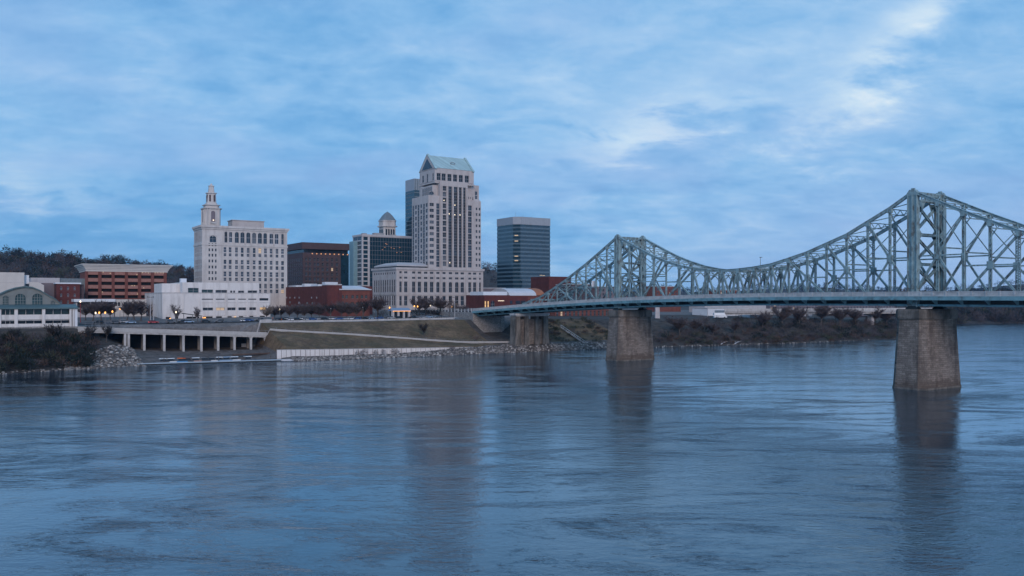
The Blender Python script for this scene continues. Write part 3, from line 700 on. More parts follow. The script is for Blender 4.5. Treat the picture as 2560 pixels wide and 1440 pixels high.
class Bld:
    def __init__(s, name, label, cat, px, D, zb=None, group=None):
        s.A = Vector((PX(px, D), D)); s.zb = (gz(*s.A)-.6) if zb is None else zb
        s.root = thing(name, label, cat, (s.A.x, s.A.y, s.zb), ANG, group); s.win = []
    def loc(s, x, y): return s.A.x+x*UX-y*UY, s.A.y+x*UY+y*UX
    def fx(s, px, y=0.0):                                    # local x of a column px on the plane y
        r = (px-1280)/F; ax, ay = s.loc(0, y); return (r*ay-ax)/(UX-r*UY)
    def ly(s, px, x=0.0):                                    # local y of a column px on the plane x
        r = (px-1280)/F; ax, ay = s.loc(x, 0); return (r*ay-ax)/(-UY-r*UX)
    def Z(s, py, x=0.0, y=0.0): return PZ(py, s.loc(x, y)[1])-s.zb
    def face(s, mb, side, fixed, a0, a1, z0, z1, ops, m=0, d=.35):
        ops = [o for o in ops if o[0] < o[1] and o[2] < o[3]]
        q = (lambda a, z, k=0.0: (a, fixed+k, z)) if side == 'F' else (lambda a, z, k=0.0: (fixed+k, a, z))
        A = sorted({a0, a1, *[min(max(v, a0), a1) for o in ops for v in o[:2]]}); Zs = sorted({z0, z1, *[min(max(v, z0), z1) for o in ops for v in o[2:4]]})
        cells = [[any(o[0]-1e-6 <= (x0+x1)/2 <= o[1]+1e-6 and o[2] <= (y0+y1)/2 <= o[3] for o in ops) for y0, y1 in zip(Zs, Zs[1:])] for x0, x1 in zip(A, A[1:])]
        for i, (x0, x1) in enumerate(zip(A, A[1:])):          # merge free cells up each column
            j = 0
            while j < len(Zs)-1:
                if cells[i][j]: j += 1; continue
                k = j
                while k+1 < len(Zs)-1 and not cells[i][k+1]: k += 1
                mb.quad(q(x0, Zs[j]), q(x1, Zs[j]), q(x1, Zs[k+1]), q(x0, Zs[k+1]), m); j = k+1
        for o in ops:
            x0, x1, y0, y1, kd = o[:5]
            for a, b in (((x0, y0), (x1, y0)), ((x1, y0), (x1, y1)), ((x1, y1), (x0, y1)), ((x0, y1), (x0, y0))):
                mb.quad(q(*a), q(*b), q(*b, d), q(*a, d), m)
            if len(o) > 5:                                    # arched head: fill the corners above the curve
                hd = min((x1-x0)/2, y1-y0)*o[5]; n = 8; cx = (x0+x1)/2; rx = (x1-x0)/2
                arc = [(cx-rx*math.cos(math.pi*k/n), y1-hd+hd*math.sin(math.pi*k/n)) for k in range(n+1)]
                for (a, za), (b, zb) in zip(arc, arc[1:]): mb.quad(q(a, za, .03), q(b, zb, .03), q(b, y1, .03), q(a, y1, .03), m); mb.quad(q(a, za, .03), q(b, zb, .03), q(b, zb, d), q(a, za, d), m)
            if kd: s.win.append((side, fixed+d-.02, (x0+x1)/2, (y0+y1)/2, x1-x0, y1-y0, kd))
    def block(s, name, x0, x1, y0, y1, z0, z1, m, opsF=(), opsL=(), d=.35, roof=None, parapet=0.0):
        mb = MB()
        s.face(mb, 'F', y0, x0, x1, z0, z1, list(opsF), 0, d); s.face(mb, 'L', x0, y0, y1, z0, z1, list(opsL), 0, d*.3)
        mb.quad((x1, y0, z0), (x1, y1, z0), (x1, y1, z1), (x1, y0, z1)); mb.quad((x0, y1, z0), (x1, y1, z0), (x1, y1, z1), (x0, y1, z1))
        mb.quad((x0, y0, z1), (x1, y0, z1), (x1, y1, z1), (x0, y1, z1), 1)
        return mb.build(name, [m, roof or M['roofgrey']], s.root)
    def part(s, name, mb, m, label=None):
        o = mb.build(name, m, s.root)
        if label: o['label'] = label
        return o
    def band(s, name, x0, x1, y0, y1, z0, z1, out, m):
        """string course or cornice running round the four sides, proud of the wall"""
        mb = MB(); mb.box(x0-out, x1+out, y0-out, y0-.003, z0, z1); mb.box(x0-out, x0-.003, y0-.003, y1+out, z0, z1); mb.box(x1+.003, x1+out, y0-.003, y1+out, z0, z1); mb.box(x0-.003, x1+.003, y1+.003, y1+out, z0, z1)
        return mb.build(name, m, s.root)
    def done(s):
        s.win.sort(key=lambda o: -o[4]*o[5]*(1 if o[0] == 'F' else .4))
        def place(o):
            side, fix, a, z, wd, ht, kd = o
            return ((a, fix, z), 0.0) if side == 'F' else ((fix, a, z), R(-90))
        for o in s.win[:99]:
            p, rz = place(o); link('window', WIN[o[6]], s.root, p, rz, (o[4], 1, o[5]))
        rest = s.win[99:]
        if rest:
            names = sorted({o[6] for o in rest}); mb = MB(); mats = []
            for o in rest:
                me = WIN[o[6]]; p, rz = place(o); c, sn = math.cos(rz), math.sin(rz)
                base = []
                for mt in me.materials:
                    if mt not in mats: mats.append(mt)
                    base.append(mats.index(mt))
                b = len(mb.v)
                for v in me.vertices:
                    x, y, z = v.co.x*o[4], v.co.y, v.co.z*o[5]; mb.v.append((p[0]+x*c-y*sn, p[1]+x*sn+y*c, p[2]+z))
                for f in me.polygons: mb.f.append(tuple(b+i for i in f.vertices)); mb.m.append(base[f.material_index])
            kind(mb.build('window', mats, s.root), 'stuff')
def pick(lit=.03, *ks): return 'litdim' if random.random() < lit*.3 else random.choice(ks)
def oct_ring(cx, cy, a, z, ch=.3):
    c = a*ch; return [(cx-a+c, cy-a, z), (cx+a-c, cy-a, z), (cx+a, cy-a+c, z), (cx+a, cy+a-c, z), (cx+a-c, cy+a, z), (cx-a+c, cy+a, z), (cx-a, cy+a-c, z), (cx-a, cy-a+c, z)]

# --- cream hotel with stepped cupola
B = Bld('hotel_building', 'tall pale stone hotel with arched top-floor windows and a stepped corner cupola', 'building', 505, 520, 18.5)
x1 = B.fx(718); y1 = B.ly(485); xt = B.fx(556)
top = B.Z(572); ops = []; zr = lambda py, ref=620: B.Z(py, B.fx(ref))
cols = [562.7, 575.6, 591.5, 605.7, 620.5, 635.6, 649.8, 664, 678, 692.6, 706.5]
rows = [(619.5, 632.6), (634.6, 642), (650.6, 661), (664.3, 673.5), (679.4, 692), (694.6, 703), (709, 721), (724, 733)]
for c in cols:
    a, b = B.fx(c-3.4), B.fx(c+3.4)
    for r in rows: ops.append((a, b, zr(r[1]), zr(r[0]), pick(.01, 'pale', 'pale', 'blue', 'mid')))
for c, wd in ((565, 3.5), (577, 3.8), (592.3, 5), (606.3, 5), (621, 5), (635.6, 5), (650, 5), (663, 4.6), (678.6, 4.6), (692, 4.6), (706.5, 3)):
    ops.append((B.fx(c-wd), B.fx(c+wd), zr(608.6), zr(581), pick(.0, 'dark', 'blue') if c < 575 else pick(.0, 'pale', 'blue', 'mid'), 1.0))
opt = []
for c in (523.4, 531.3, 539.5):
    for y in (611.5, 624.7, 638, 652.4, 667.5, 681.5, 696.5, 711): opt.append((B.fx(c-2), B.fx(c+2), zr(y+3.6, 531), zr(y-3.6, 531), 'dark' if c == 531.3 else 'blue'))
opt.append((B.fx(524), B.fx(541), zr(606, 531), zr(588, 531), 'blue', 1.0))
opl = []
for i in range(6):
    a = 1.6+i*(y1-2.2)/6
    for r in rows+[(581, 608)]: opl.append((a, a+1.5, zr(r[1]), zr(r[0]), 'blue'))
B.block('wall', 0, x1, 0, y1, 0, top, M['limestone'], ops+opt, opl, .45)
B.band('cornice', 0, x1, 0, y1, zr(580)+.8, zr(575)+.6, .5, M['limestone']); B.band('cornice', 0, x1, 0, y1, zr(575)+.602, zr(571)+.9, 1.1, M['limestone'])
B.band('string_course', 0, x1, 0, y1, zr(616), zr(612.5), .35, M['limestone'])
mb = MB()
for c in (559, 569.5, 584, 599, 613.5, 628, 643, 657, 671, 685, 699.5, 713): mb.box(B.fx(c)-.35, B.fx(c)+.35, -.3, -.004, zr(611.5), zr(579.5))
each('pilaster', mb, M['limestone'], B.root)
mb = MB(); mb.box(0, x1, 0, .8, top, top+1.9); mb.box(0, .8, .8, y1, top, top+1.9); mb.box(x1-.8, x1, .8, y1, top, top+1.9); B.part('parapet', mb, M['limestone'])
mb = MB(); mb.box(B.fx(581, 8), B.fx(660, 8), 8, y1-3, top, B.Z(552.5, 30, 8)); mb.box(B.fx(581, 8)-.5, B.fx(660, 8)+.5, 7.5, y1-2.5, B.Z(552.5, 30, 8), B.Z(551, 30, 8)); B.part('penthouse', mb, M['granite'])
mb = MB()
for k in range(7): mb.box(B.fx(521+k*3.2), B.fx(523+k*3.2), -.18, -.004, zr(574.5+(k % 2)*1.4, 531)-4.0, zr(573, 531)-4.0)
B.part('carved_ornament', mb, M['conc'])
# cupola
hw = (B.fx(552, 3)-B.fx(511.5, 3))/2; cx = B.fx(511.5, 3)+hw; cy = 2.0+hw
ct = lambda py: B.Z(py, cx, cy-hw)
cup = B.part('cupola', (lambda m_: (m_.loft([oct_ring(cx, cy, hw, top), oct_ring(cx, cy, hw, ct(522))]), m_.loft([oct_ring(cx, cy, hw+.7, ct(522)+.003), oct_ring(cx, cy, hw+.9, ct(520))]),
    m_.loft([oct_ring(cx, cy, hw-.6, ct(520)+.003), oct_ring(cx, cy, hw-.9, ct(513))]), m_.loft([oct_ring(cx, cy, hw-.1, ct(513)+.003), oct_ring(cx, cy, hw-.1, ct(511))]),
    m_.loft([oct_ring(cx, cy, hw-1.6, ct(511)+.003), oct_ring(cx, cy, hw*.62, ct(506))]), m_.loft([oct_ring(cx, cy, hw*.55, ct(506)+.003), oct_ring(cx, cy, hw*.50, ct(482.5))]),
    m_.loft([oct_ring(cx, cy, hw*.62, ct(482.5)+.003), oct_ring(cx, cy, hw*.62, ct(480.5))]), m_.loft([oct_ring(cx, cy, hw*.36, ct(480.5)+.003), oct_ring(cx, cy, hw*.27, ct(464))]),
    m_.loft([oct_ring(cx, cy, hw*.34, ct(464)+.003), oct_ring(cx, cy, hw*.34, ct(462.5))]), m_.loft([oct_ring(cx, cy, hw*.2, ct(462.5)+.003), oct_ring(cx, cy, hw*.05, ct(456.5))]), m_)[-1])(MB()), M['limestone'])
def recess(par, xx, yy, wd, z0, z1, mname, nm, side='F', out=.12):
    mb = MB(); n = 8; rad = wd/2
    arc = [(-rad, z0), (rad, z0)]+[(rad*math.cos(math.pi*k/n), z1-rad+rad*math.sin(math.pi*k/n)) for k in range(n+1)]
    if side == 'F': mb.loft([[(xx+a, yy-out, z) for a, z in arc], [(xx+a, yy+.3, z) for a, z in arc]])
    else: mb.loft([[(xx-out, yy+a, z) for a, z in arc], [(xx+.3, yy+a, z) for a, z in arc]])
    return mb.build(nm, M[mname], par)
recess(cup, cx, cy-hw, 2.6, ct(555), ct(527), 'mauve', 'arched_opening'); recess(cup, cx-hw, cy, 2.6, ct(555), ct(527), 'mauve', 'arched_opening', 'L')
for g in (-1, 1): recess(cup, cx+g*hw*.27, cy-hw*.53, 1.0, ct(503), ct(486), 'brown', 'arched_opening'); recess(cup, cx-hw*.53, cy+g*hw*.27, 1.0, ct(503), ct(486), 'brown', 'arched_opening', 'L')
mb = MB()
for e in (-1, -.45, .45, 1): mb.box(cx+e*hw*.72-.3, cx+e*hw*.72+.3, cy-hw-.35, cy-hw-.004, top, ct(522)-.01); mb.box(cx-hw-.35, cx-hw-.004, cy+e*hw*.72-.3, cy+e*hw*.72+.3, top, ct(522)-.01)
each('pilaster', mb, M['limestone'], cup)
mb = MB(); mb.box(cx-1.8, cx+1.8, cy-hw-.5, cy-hw-.36, ct(559), ct(554.5)); mb.build('balustrade', M['conc'], cup)
mb = MB(); mb.loft([oct_ring(cx+.1, cy-hw-.3, .3, ct(551.5)), oct_ring(cx+.1, cy-hw-.3, .35, ct(549.5))]); mb.build('lamp', M['lampw'], cup)
B.done()

# --- dark brown office block
B = Bld('office_block', 'dark brown stone office block with recessed top floor behind the red brick hall', 'building', 757, 650, 19)
x1 = B.fx(852); x2 = B.fx(874); y1 = B.ly(700); top = B.Z(631); ops = []; opl = []
for c in (766, 775, 787, 795.5, 807, 818.7, 830.6, 842.4):
    for k in range(9):
        y = 645+12.2*k; ops.append((B.fx(c-2.6), B.fx(c+2.6), B.Z(y+8.2, 20), B.Z(y, 20), pick(.03, 'dark', 'dark', 'blue')))
for k in range(7):
    a = 1.5+k*5.2
    for j in range(9): opl.append((a, a+2.8, B.Z(653+11.6*j, 0), B.Z(645+11.6*j, 0), 'dark'))
B.block('wall', 0, x1, 0, y1, 0, top, M['brown'], ops, opl, .4)
mb = MB(); mb.box(x1+.003, x2, 1.5, y1, 0, top); B.part('glazed_bay', mb, M['curtain'])
mb = MB(); mb.box(1.2, x2-1, 1.2, y1-1, top, B.Z(622.5, 20)); B.part('recessed_storey', mb, M['plain'] if 'plain' in M else M['dark'])
mb = MB(); mb.loft([[(-.8, -.8, B.Z(622, 0)), (x2+.8, -.8, B.Z(622, 0)), (x2+.8, y1, B.Z(622, 0)), (-.8, y1, B.Z(622, 0))], [(-.8, -.8, B.Z(605.5, 0)), (x2+.8, -.8, B.Z(605.5, 0)), (x2+.8, y1, B.Z(605.5, 0)), (-.8, y1, B.Z(605.5, 0))]]); B.part('fascia_roof', mb, M['brown'])
for i in range(9):
    c = 781+i*11; mb = MB(); mb.box(B.fx(c-1.6), B.fx(c+1.2), -.12, -.004, B.Z(636.4, 20), B.Z(633.8, 20)); mb.build('soffit_lamp', M['litsoft'], B.root)
B.done()

# --- dark glass block with stone frame
B = Bld('office_block', 'dark blue green glass office block left of the gabled tower with stone banding', 'building', 905, 620, 19)
x1 = B.fx(1034); y1 = B.ly(882); top = B.Z(586.5)
ops = []; opl = []
for k in range(13):
    y = 592+11.2*k; ops.append((B.fx(908.5), B.fx(919.5), B.Z(y+8.6, 3), B.Z(y, 3), 'curtain')); opl.append((.8, y1-.8, B.Z(y+8.6, 0, 5), B.Z(y, 0, 5), 'blue'))
ops.append((B.fx(924.5), x1-1.0, B.Z(720, 20), B.Z(594, 20), 'curtain'))
B.block('wall', 0, x1, 0, y1, 0, top, M['greyren'], ops, opl, .3)
mb = MB()
for k in range(11): mb.box(B.fx(924.5), x1-1, .13, .24, B.Z(605+k*11.2, 20), B.Z(604.4+k*11.2, 20))
for k in range(16): q = B.fx(924.5)+(x1-1-B.fx(924.5))*k/16; mb.box(q-.05, q+.05, .12, .24, B.Z(720, 20), B.Z(594, 20))
B.part('mullions', mb, M['frame'])
for (a, y) in ((964, 609.5), (967, 611), (956, 625), (962, 619), (978, 619.5), (985, 621), (999, 618), (992, 631), (1003, 630)):
    mb = MB(); mb.box(B.fx(a-1), B.fx(a+1.6), .08, .115, B.Z(y+.5, 25), B.Z(y-.4, 25)); mb.build('ceiling_light', M['litsoft'], B.root)
B.band('cornice', 0, x1, 0, y1, top-1.0, top+.4, .35, M['greyren'])
mb = MB(); mb.box(-3.2, -.004, y1-9, y1-1, 0, B.Z(605, 0, y1)); B.part('stair_shaft', mb, M['tealmetal'])
mb = MB()
for a, b, c in ((3, 6, 1.6), (12, 20, 2.2), (26, 30, 1.5)): mb.box(a, b, 5, 9, top+.01, top+c)
each('roof_unit', mb, M['roofgrey'], B.root)
B.done()

# --- old tower with slate pyramid behind
B = Bld('domed_tower', 'old white stone tower with octagonal lantern and blue slate spire behind dark glass block', 'building', 962, 700, 19)
hw = 6.4; ctz = lambda py: B.Z(py, 0, 0)
mb = MB(); mb.box(-12, 12, -8, 22, 0, ctz(592)); B.part('main_block', mb, M['limestone'])
q = 3.2
mb = MB(); mb.loft([oct_ring(q, 2, hw-.9, ctz(592)+.003, .2), oct_ring(q, 2, hw-.9, ctz(567), .2)]); mb.loft([oct_ring(q, 2, hw+.5, ctz(567)+.003), oct_ring(q, 2, hw+.5, ctz(564.5))])
mb.loft([oct_ring(q, 2, hw-.5, ctz(564.5)+.003), oct_ring(q, 2, hw-.6, ctz(553))]); mb.loft([oct_ring(q, 2, hw-.1, ctz(553)+.003), oct_ring(q, 2, hw-.1, ctz(551))]); B.part('lantern', mb, M['limestone'])
mb = MB(); mb.loft([oct_ring(q, 2, hw-.3, ctz(551)+.004), oct_ring(q, 2, hw*.80, ctz(546)), oct_ring(q, 2, hw*.55, ctz(538)), oct_ring(q, 2, hw*.28, ctz(532)), oct_ring(q, 2, .1, ctz(528))]); B.part('spire', mb, M['slate'])
for e in (-3.4, -1.2, 1.0, 3.2): recess(B.root, q+e, 2-hw+.9, 1.5, ctz(590), ctz(573), 'plain' if 'plain' in M else 'dark', 'lantern_opening'); recess(B.root, q-hw+.9, 2+e, 1.5, ctz(590), ctz(573), 'dark', 'lantern_opening', 'L')
mb = MB()
for e in (-4.6, -2.3, -.1, 2.1, 4.4): mb.tube((q+e, 2-hw+.6, ctz(591)), (q+e, 2-hw+.6, ctz(567)), .4, .35, 6)
each('column', mb, M['limestone'], B.root)
B.done()

# --- blue grey slab behind the gabled tower
B = Bld('office_tower', 'slim blue grey glass office tower half hidden behind the gabled stone tower', 'building', 1036, 690, 19)
x1 = B.fx(1085); y1 = B.ly(1013.5); top = B.Z(446)
mb = MB(); mb.box(0, x1, 0, y1, 0, B.Z(475)); B.part('glazed_wall', mb, M['curtain'])
mb = MB(); mb.box(.0, x1, .0, y1, B.Z(475)+.003, top); B.part('crown', mb, M['greymetal'])
for k in range(22):
    mb = MB(); z = B.Z(480+k*10); mb.box(-.12, x1+.12, -.12, -.004, z-.55, z); mb.box(-.12, -.004, -.004, y1, z-.55, z); mb.build('spandrel', M['slate'], B.root)
mb = MB()
for k in range(3): mb.box(x1*k/9+.2, x1*k/9+x1*.09, -.1, -.004, B.Z(475), top-.4)
B.part('louvres', mb, M['slate'])
B.done()

# --- gabled stone tower on its podium
B = Bld('office_tower', 'tallest pale pink stone tower with pale green gabled roof above a colonnaded base', 'building', 991, 560, 18.5)
x1 = B.fx(1208); y1 = B.ly(931); zr = lambda py, ref=1100: B.Z(py, B.fx(ref))
ptop = zr(674); ops = []; opl = []
for c, hwd in ((1001.5, 2.6), (1014.5, 3.6), (1034.3, 3.6), (1048.7, 3.8), (1064.4, 3.9), (1079.4, 3.9), (1095, 3.6), (1110.4, 3.5), (1126.3, 3.8), (1142, 3.8), (1156, 3.9), (1174.5, 3.2), (1186.7, 3.6), (1200, 2)):
    a, b = B.fx(c-hwd*1.12), B.fx(c+hwd*1.12)
    ops += [(a, b, zr(685), zr(680), 'dark'), (a, b, zr(698), zr(693), 'dark'), (a, b, zr(731.5), zr(704.5), 'dark', .8 if 1085 < c < 1165 else 0.01), (a, b, zr(764), zr(739.5), pick(.04, 'dark', 'blue'))]
for i in range(10):
    a = 2+i*(y1-3)/10; b = a+(y1-3)/10*.5
    opl += [(a, b, B.Z(731, 0), B.Z(698, 0), 'dark'), (a, b, B.Z(764, 0), B.Z(739, 0), 'dark'), (a, b, B.Z(685, 0), B.Z(680, 0), 'dark')]
B.block('podium', 0, x1, 0, y1, 0, ptop, M['granite'], ops, opl, .5)
B.band('cornice', 0, x1, 0, y1, ptop-.5, ptop+1.0, .7, M['granite']); B.band('string_course', 0, x1, 0, y1, zr(737.5), zr(734), .3, M['granite'])
mb = MB()
for c in (1008, 1024.5, 1041.5, 1056.5, 1072, 1087.3, 1102.7, 1118.3, 1134, 1149, 1165.3, 1180.6, 1194): mb.box(B.fx(c)-.55, B.fx(c)+.55, -.35, -.004, zr(733), zr(688))
each('pier', mb, M['granite'], B.root)
# low hipped roof on the podium
rx = B.fx(1072)
mb = MB(); mb.box(2.5, rx-.3, 3, y1-3, ptop+.01, ptop+1.9); B.part('louvre_band', mb, M['dark'])
mb = MB(); z0 = ptop+1.905
mb.loft([[(.8, 1.2, z0), (rx-.2, 1.2, z0), (rx-.2, y1-1, z0), (.8, y1-1, z0)], [(.8, 1.2, z0+.9), (rx-.2, 1.2, z0+.9), (rx-.2, y1-1, z0+.9), (.8, y1-1, z0+.9)], [(6, 9, z0+2.8), (rx-.2, 9, z0+2.8), (rx-.2, y1-9, z0+2.8), (6, y1-9, z0+2.8)]]); B.part('podium_roof', mb, M['greyren'])
# tower shafts
def colops(c, hwd, y0, y1_, step, h, kd, y_pl=0.0):
    o = []; y = y0
    while y < y1_: o.append((B.fx(c-hwd, y_pl), B.fx(c+hwd, y_pl), zr(y+h), zr(y), pick(.012, *kd))); y += step
    return o
dep = B.ly(1030, rx)
tx = [rx, B.fx(1100), B.fx(1169), B.fx(1187.5), B.fx(1205)]
step = 14.55
opsA = colops(1080.5, 5.4, 508.5, 668, step, 7.8, ('blue', 'mid', 'dark', 'dark')) + colops(1095.8, 3.8, 508.5, 666, step, 13.4, ('dark', 'blue')) + [(B.fx(1075), B.fx(1086), zr(515.5)+8.0, zr(506)+7.2, 'blue', .8)]
oplA = []
for i in range(6):
    a = 2.0+i*4.1
    for k in range(12): y = 508.5+step*k; oplA.append((a, a+2.5, zr(y+(14.4 if i % 2 else 9.5)), zr(y), pick(.0, 'blue', 'dark', 'dark')))
zA = zr(488, 1086)
B.block('tower_shaft', tx[0], tx[1], .6, dep, ptop, zA, M['granite'], opsA, oplA, .4)
opsC = []
for c, hwd in ((1111.5, 4.6), (1125.7, 4.6), (1139.3, 4.5), (1150.8, 3.6), (1161, 3.3)):
    opsC += colops(c, hwd, 464, 666, step, 14.56 if c > 1118 else 12.0, ('blue', 'dark', 'dark', 'dark') if c > 1118 else ('blue', 'mid', 'dark', 'dark'), 0.0)
zC = zr(455, 1135)
B.block('tower_shaft', tx[1]+.003, tx[2], 0, dep-2, ptop, zC, M['granite'], opsC, [(3, 5, zr(487), zr(462), 'dark'), (6, 8, zr(487), zr(462), 'dark'), (10, 12, zr(487), zr(462), 'dark'), (13, 15, zr(487), zr(462), 'dark')], .7)
zD = zr(500, 1178)
B.block('tower_shaft', tx[2]+.003, tx[3], .9, dep, ptop, zD, M['granite'], colops(1176.5, 4.6, 508, 666, step, 13.4, ('blue', 'dark', 'dark')), (), .4)
zE = zr(503, 1197)
B.block('tower_shaft', tx[3]+.003, tx[4], 1.5, dep, ptop, zE, M['granite'], colops(1191.5, 2.1, 512, 668, step, 6.8, ('blue', 'dark'), 1.5)+colops(1199, 2.1, 512, 668, step, 6.8, ('blue', 'dark'), 1.5), (), .4)
mb = MB(); mb.loft([[(tx[3]+.1, 1.6, zE+.003), (tx[4]-.05, 1.6, zE+.003), (tx[4]-.05, dep, zE+.003), (tx[3]+.1, dep, zE+.003)], [(tx[3]+.1, 2.5, zE+1.6), (tx[4]-1, 2.5, zE+1.6), (tx[4]-1, dep-2, zE+1.6), (tx[3]+.1, dep-2, zE+1.6)]]); B.part('parapet', mb, M['granite'])
mb = MB()
for c in (1103.5, 1118.8, 1132.6, 1145.2, 1156, 1166.5): mb.box(B.fx(c)-.42, B.fx(c)+.42, -.45, -.004, ptop+.5, zr(463))
each('pier', mb, M['granite'], B.root)
# shoulders and crown
xu0, xu1 = B.fx(1080, 3), B.fx(1196.5, 5)
B.block('upper_shaft', tx[1]-4.2, tx[1]+.0, 3.2, dep-3, zA+.004, zr(462), M['granite'], [], [(4.5+i*3.0, 6.3+i*3.0, zr(487), zr(466), 'dark') for i in range(5)], .4)
B.block('upper_shaft', tx[2]+.006, xu1, 4.5, dep-4, zD+.004, zr(461, 1190), M['granite'], [(B.fx(c-1.0, 4.5), B.fx(c+1.0, 4.5), zr(490), zr(484), 'dark') for c in (1172, 1177, 1182)]+[(B.fx(1187.5, 4.5), B.fx(1193.5, 4.5), zr(490), zr(468), 'pale')], (), .3)
cx0, cx1, cy0, cy1 = B.fx(1087, 1.5), B.fx(1184.5, 1.5), 1.5, 24.5
ez = B.Z(424, (cx0+cx1)/2, cy0)
opk = []
for c in (1096.8, 1109.3, 1123.9, 1138, 1152.3, 1167.3): opk.append((B.fx(c-5.1, cy0), B.fx(c+5.1, cy0), zr(450), zr(432), 'dark'))
B.block('crown', cx0, cx1, cy0, cy1, zC+.004, ez, M['granite'], opk, [(3.2, 5.0, zr(450), zr(432), 'dark'), (11.5, 13.6, zr(452), zr(430), 'dark', 1.0), (18, 20.6, zr(450), zr(432), 'dark')], .6)
B.band('crown_cornice', cx0, cx1, cy0, cy1, zr(457), zr(453), .3, M['granite'])
rz = B.Z(387, cx0, (cy0+cy1)/2); ym = (cy0+cy1)/2; ex = .5
mb = MB()                                                     # gable walls
for xx in (cx0, cx1-1.2): mb.loft([[(xx, cy0-.9, ez-.6), (xx, cy1+.9, ez-.6), (xx, ym, rz+.5)], [(xx+1.2, cy0-.9, ez-.6), (xx+1.2, cy1+.9, ez-.6), (xx+1.2, ym, rz+.5)]])
B.part('gable', mb, M['granite'])
mb = MB(); xx = cx0-.1
mb.loft([[(xx, cy0+3.4, ez+.3), (xx, cy1-3.4, ez+.3), (xx, ym, rz-2.6)], [(xx+.05, cy0+3.4, ez+.3), (xx+.05, cy1-3.4, ez+.3), (xx+.05, ym, rz-2.6)]]); B.part('gable_window', mb, M['blue'])
mb = MB()
a0, a1 = cx0+1.203, cx1-1.203
mb.loft([[(a0, cy0+.2, ez+.2), (a0, cy1-.2, ez+.2), (a0, ym, rz-.15)], [(a1, cy0+.2, ez+.2), (a1, cy1-.2, ez+.2), (a1, ym, rz-.15)]]); B.part('roof', mb, M['copper'])
mb = MB()
for g in (-1, 1):                                             # coping along the gable edges
    for xx in (cx0+.6, cx1-.6): mb.beam((xx, ym+g*(cy1-ym+1.0), ez-.6), (xx, ym, rz+.6), 1.5, .5, side=(1, 0, 0))
B.part('gable_coping', mb, M['copper'])
mb = MB(); xx = B.fx(1132, 6); yy = cy0+5.2; zz = ez+(rz-ez)*(yy-cy0)/(ym-cy0)
for k in range(10):
    t0, t1 = 2*math.pi*k/10, 2*math.pi*(k+1)/10
    mb.beam((xx+1.9*math.cos(t0), yy-.5, zz+.2+.75*math.sin(t0)), (xx+1.9*math.cos(t1), yy-.5, zz+.2+.75*math.sin(t1)), .3, .35)
B.part('roof_emblem', mb, M['frame'])
for c, y in ((1111, 500), (1124, 533), (1138, 534.5), (1151, 534), (1138.2, 510), (1125.5, 656)):
    mb = MB(); mb.box(B.fx(c)-.25, B.fx(c)+.25, .5, .62, zr(y+1.2), zr(y-1.2)); mb.build('ceiling_light', M['lampw'], B.root)
B.done()

# --- banded glass office with a chamfered corner
B = Bld('office_tower', 'blue glass office tower banded floor by floor with a chamfered corner and grey top', 'building', 1290, 720, 19)
xa = B.fx(1375); ya = B.ly(1243); ch = 4.6
foot = [(0, ch), (ch*1.0, 0), (xa, 0), (xa, ya), (0, ya)]
def ring(z, o): return [(-o, ch-o*.4, z), (ch-o*.4, -o, z), (xa+o, -o, z), (xa+o, ya+o, z), (-o, ya+o, z)]
tz, cz = B.Z(541), B.Z(560)
mb = MB(); mb.loft([ring(0, 0), ring(cz, 0)]); B.part('glazed_wall', mb, M['curtain'])
mb = MB(); mb.loft([ring(cz+.003, .25), ring(tz, .25)]); B.part('crown', mb, M['greymetal'])
nf = 16; fh = (B.Z(560)-B.Z(722))/nf
for k in range(nf+4):
    z = cz-fh*(k+1); 
    if z < 1: break
    mb = MB(); mb.loft([ring(z, .18), ring(z+fh*.42, .18)]); mb.build('floor_band', M['band'], B.root)
mb = MB()
for k in range(14): q = ch+1+(xa-ch-1)*k/14; mb.box(q-.06, q+.06, -.33, -.254, cz+.2, tz-.1)
B.part('crown_seams', mb, M['slate'])
for a, y in ((1352, 688), (1359, 688.5), (1356, 696)):
    mb = MB(); mb.box(B.fx(a-3), B.fx(a+3), -.24, -.185, B.Z(y+.8, 20), B.Z(y-.6, 20)); mb.build('ceiling_light', M['litdim'], B.root)
for y in (588, 602, 640, 651):
    mb = MB(); a = Vector((1.0, ch-1.0-.25, 0)); b = Vector((ch-1.0, 1.0-.25, 0)); mb.beam((1.0-.3, ch-1.0-.3, B.Z(y)), (ch-1.4-.3, 1.4-.3, B.Z(y)), .1, .8, side=(1, 1, 0)); mb.build('ceiling_light', M['litdim'], B.root)
mb = MB(); mb.tube((6, 10, tz), (6, 10, tz+5), .12, .06); mb.tube((14, 10, tz), (14, 10, tz+3), .1, .06); mb.tube((20, 6, tz), (20, 6, tz+2), .1, .06); B.part('antenna', mb, M['frame'])
B.done()

# --- small dark red block with pale windows
B = Bld('brick_building', 'small dark red brick block with six pale blue sash windows', 'building', 141, 450, None)
x1 = B.fx(200); top = B.Z(709.5); ops = []
for c in (153, 170, 186.6):
    for y in (716, 733, 750): ops.append((B.fx(c-2.4), B.fx(c+2.4), B.Z(y+9, 8), B.Z(y+1, 8), 'pale'))
B.block('wall', 0, x1, 0, 14, 0, top, M['brick'], ops, (), .3)
mb = MB(); mb.box(-.5, x1+.5, -.5, 14.5, top+.004, top+.7); B.part('roof_edge', mb, M['whitemetal'])
mb = MB(); mb.box(x1+.004, B.fx(211), 2, 13, 0, top-.2); B.part('rear_wing', mb, M['brown'])
B.done()

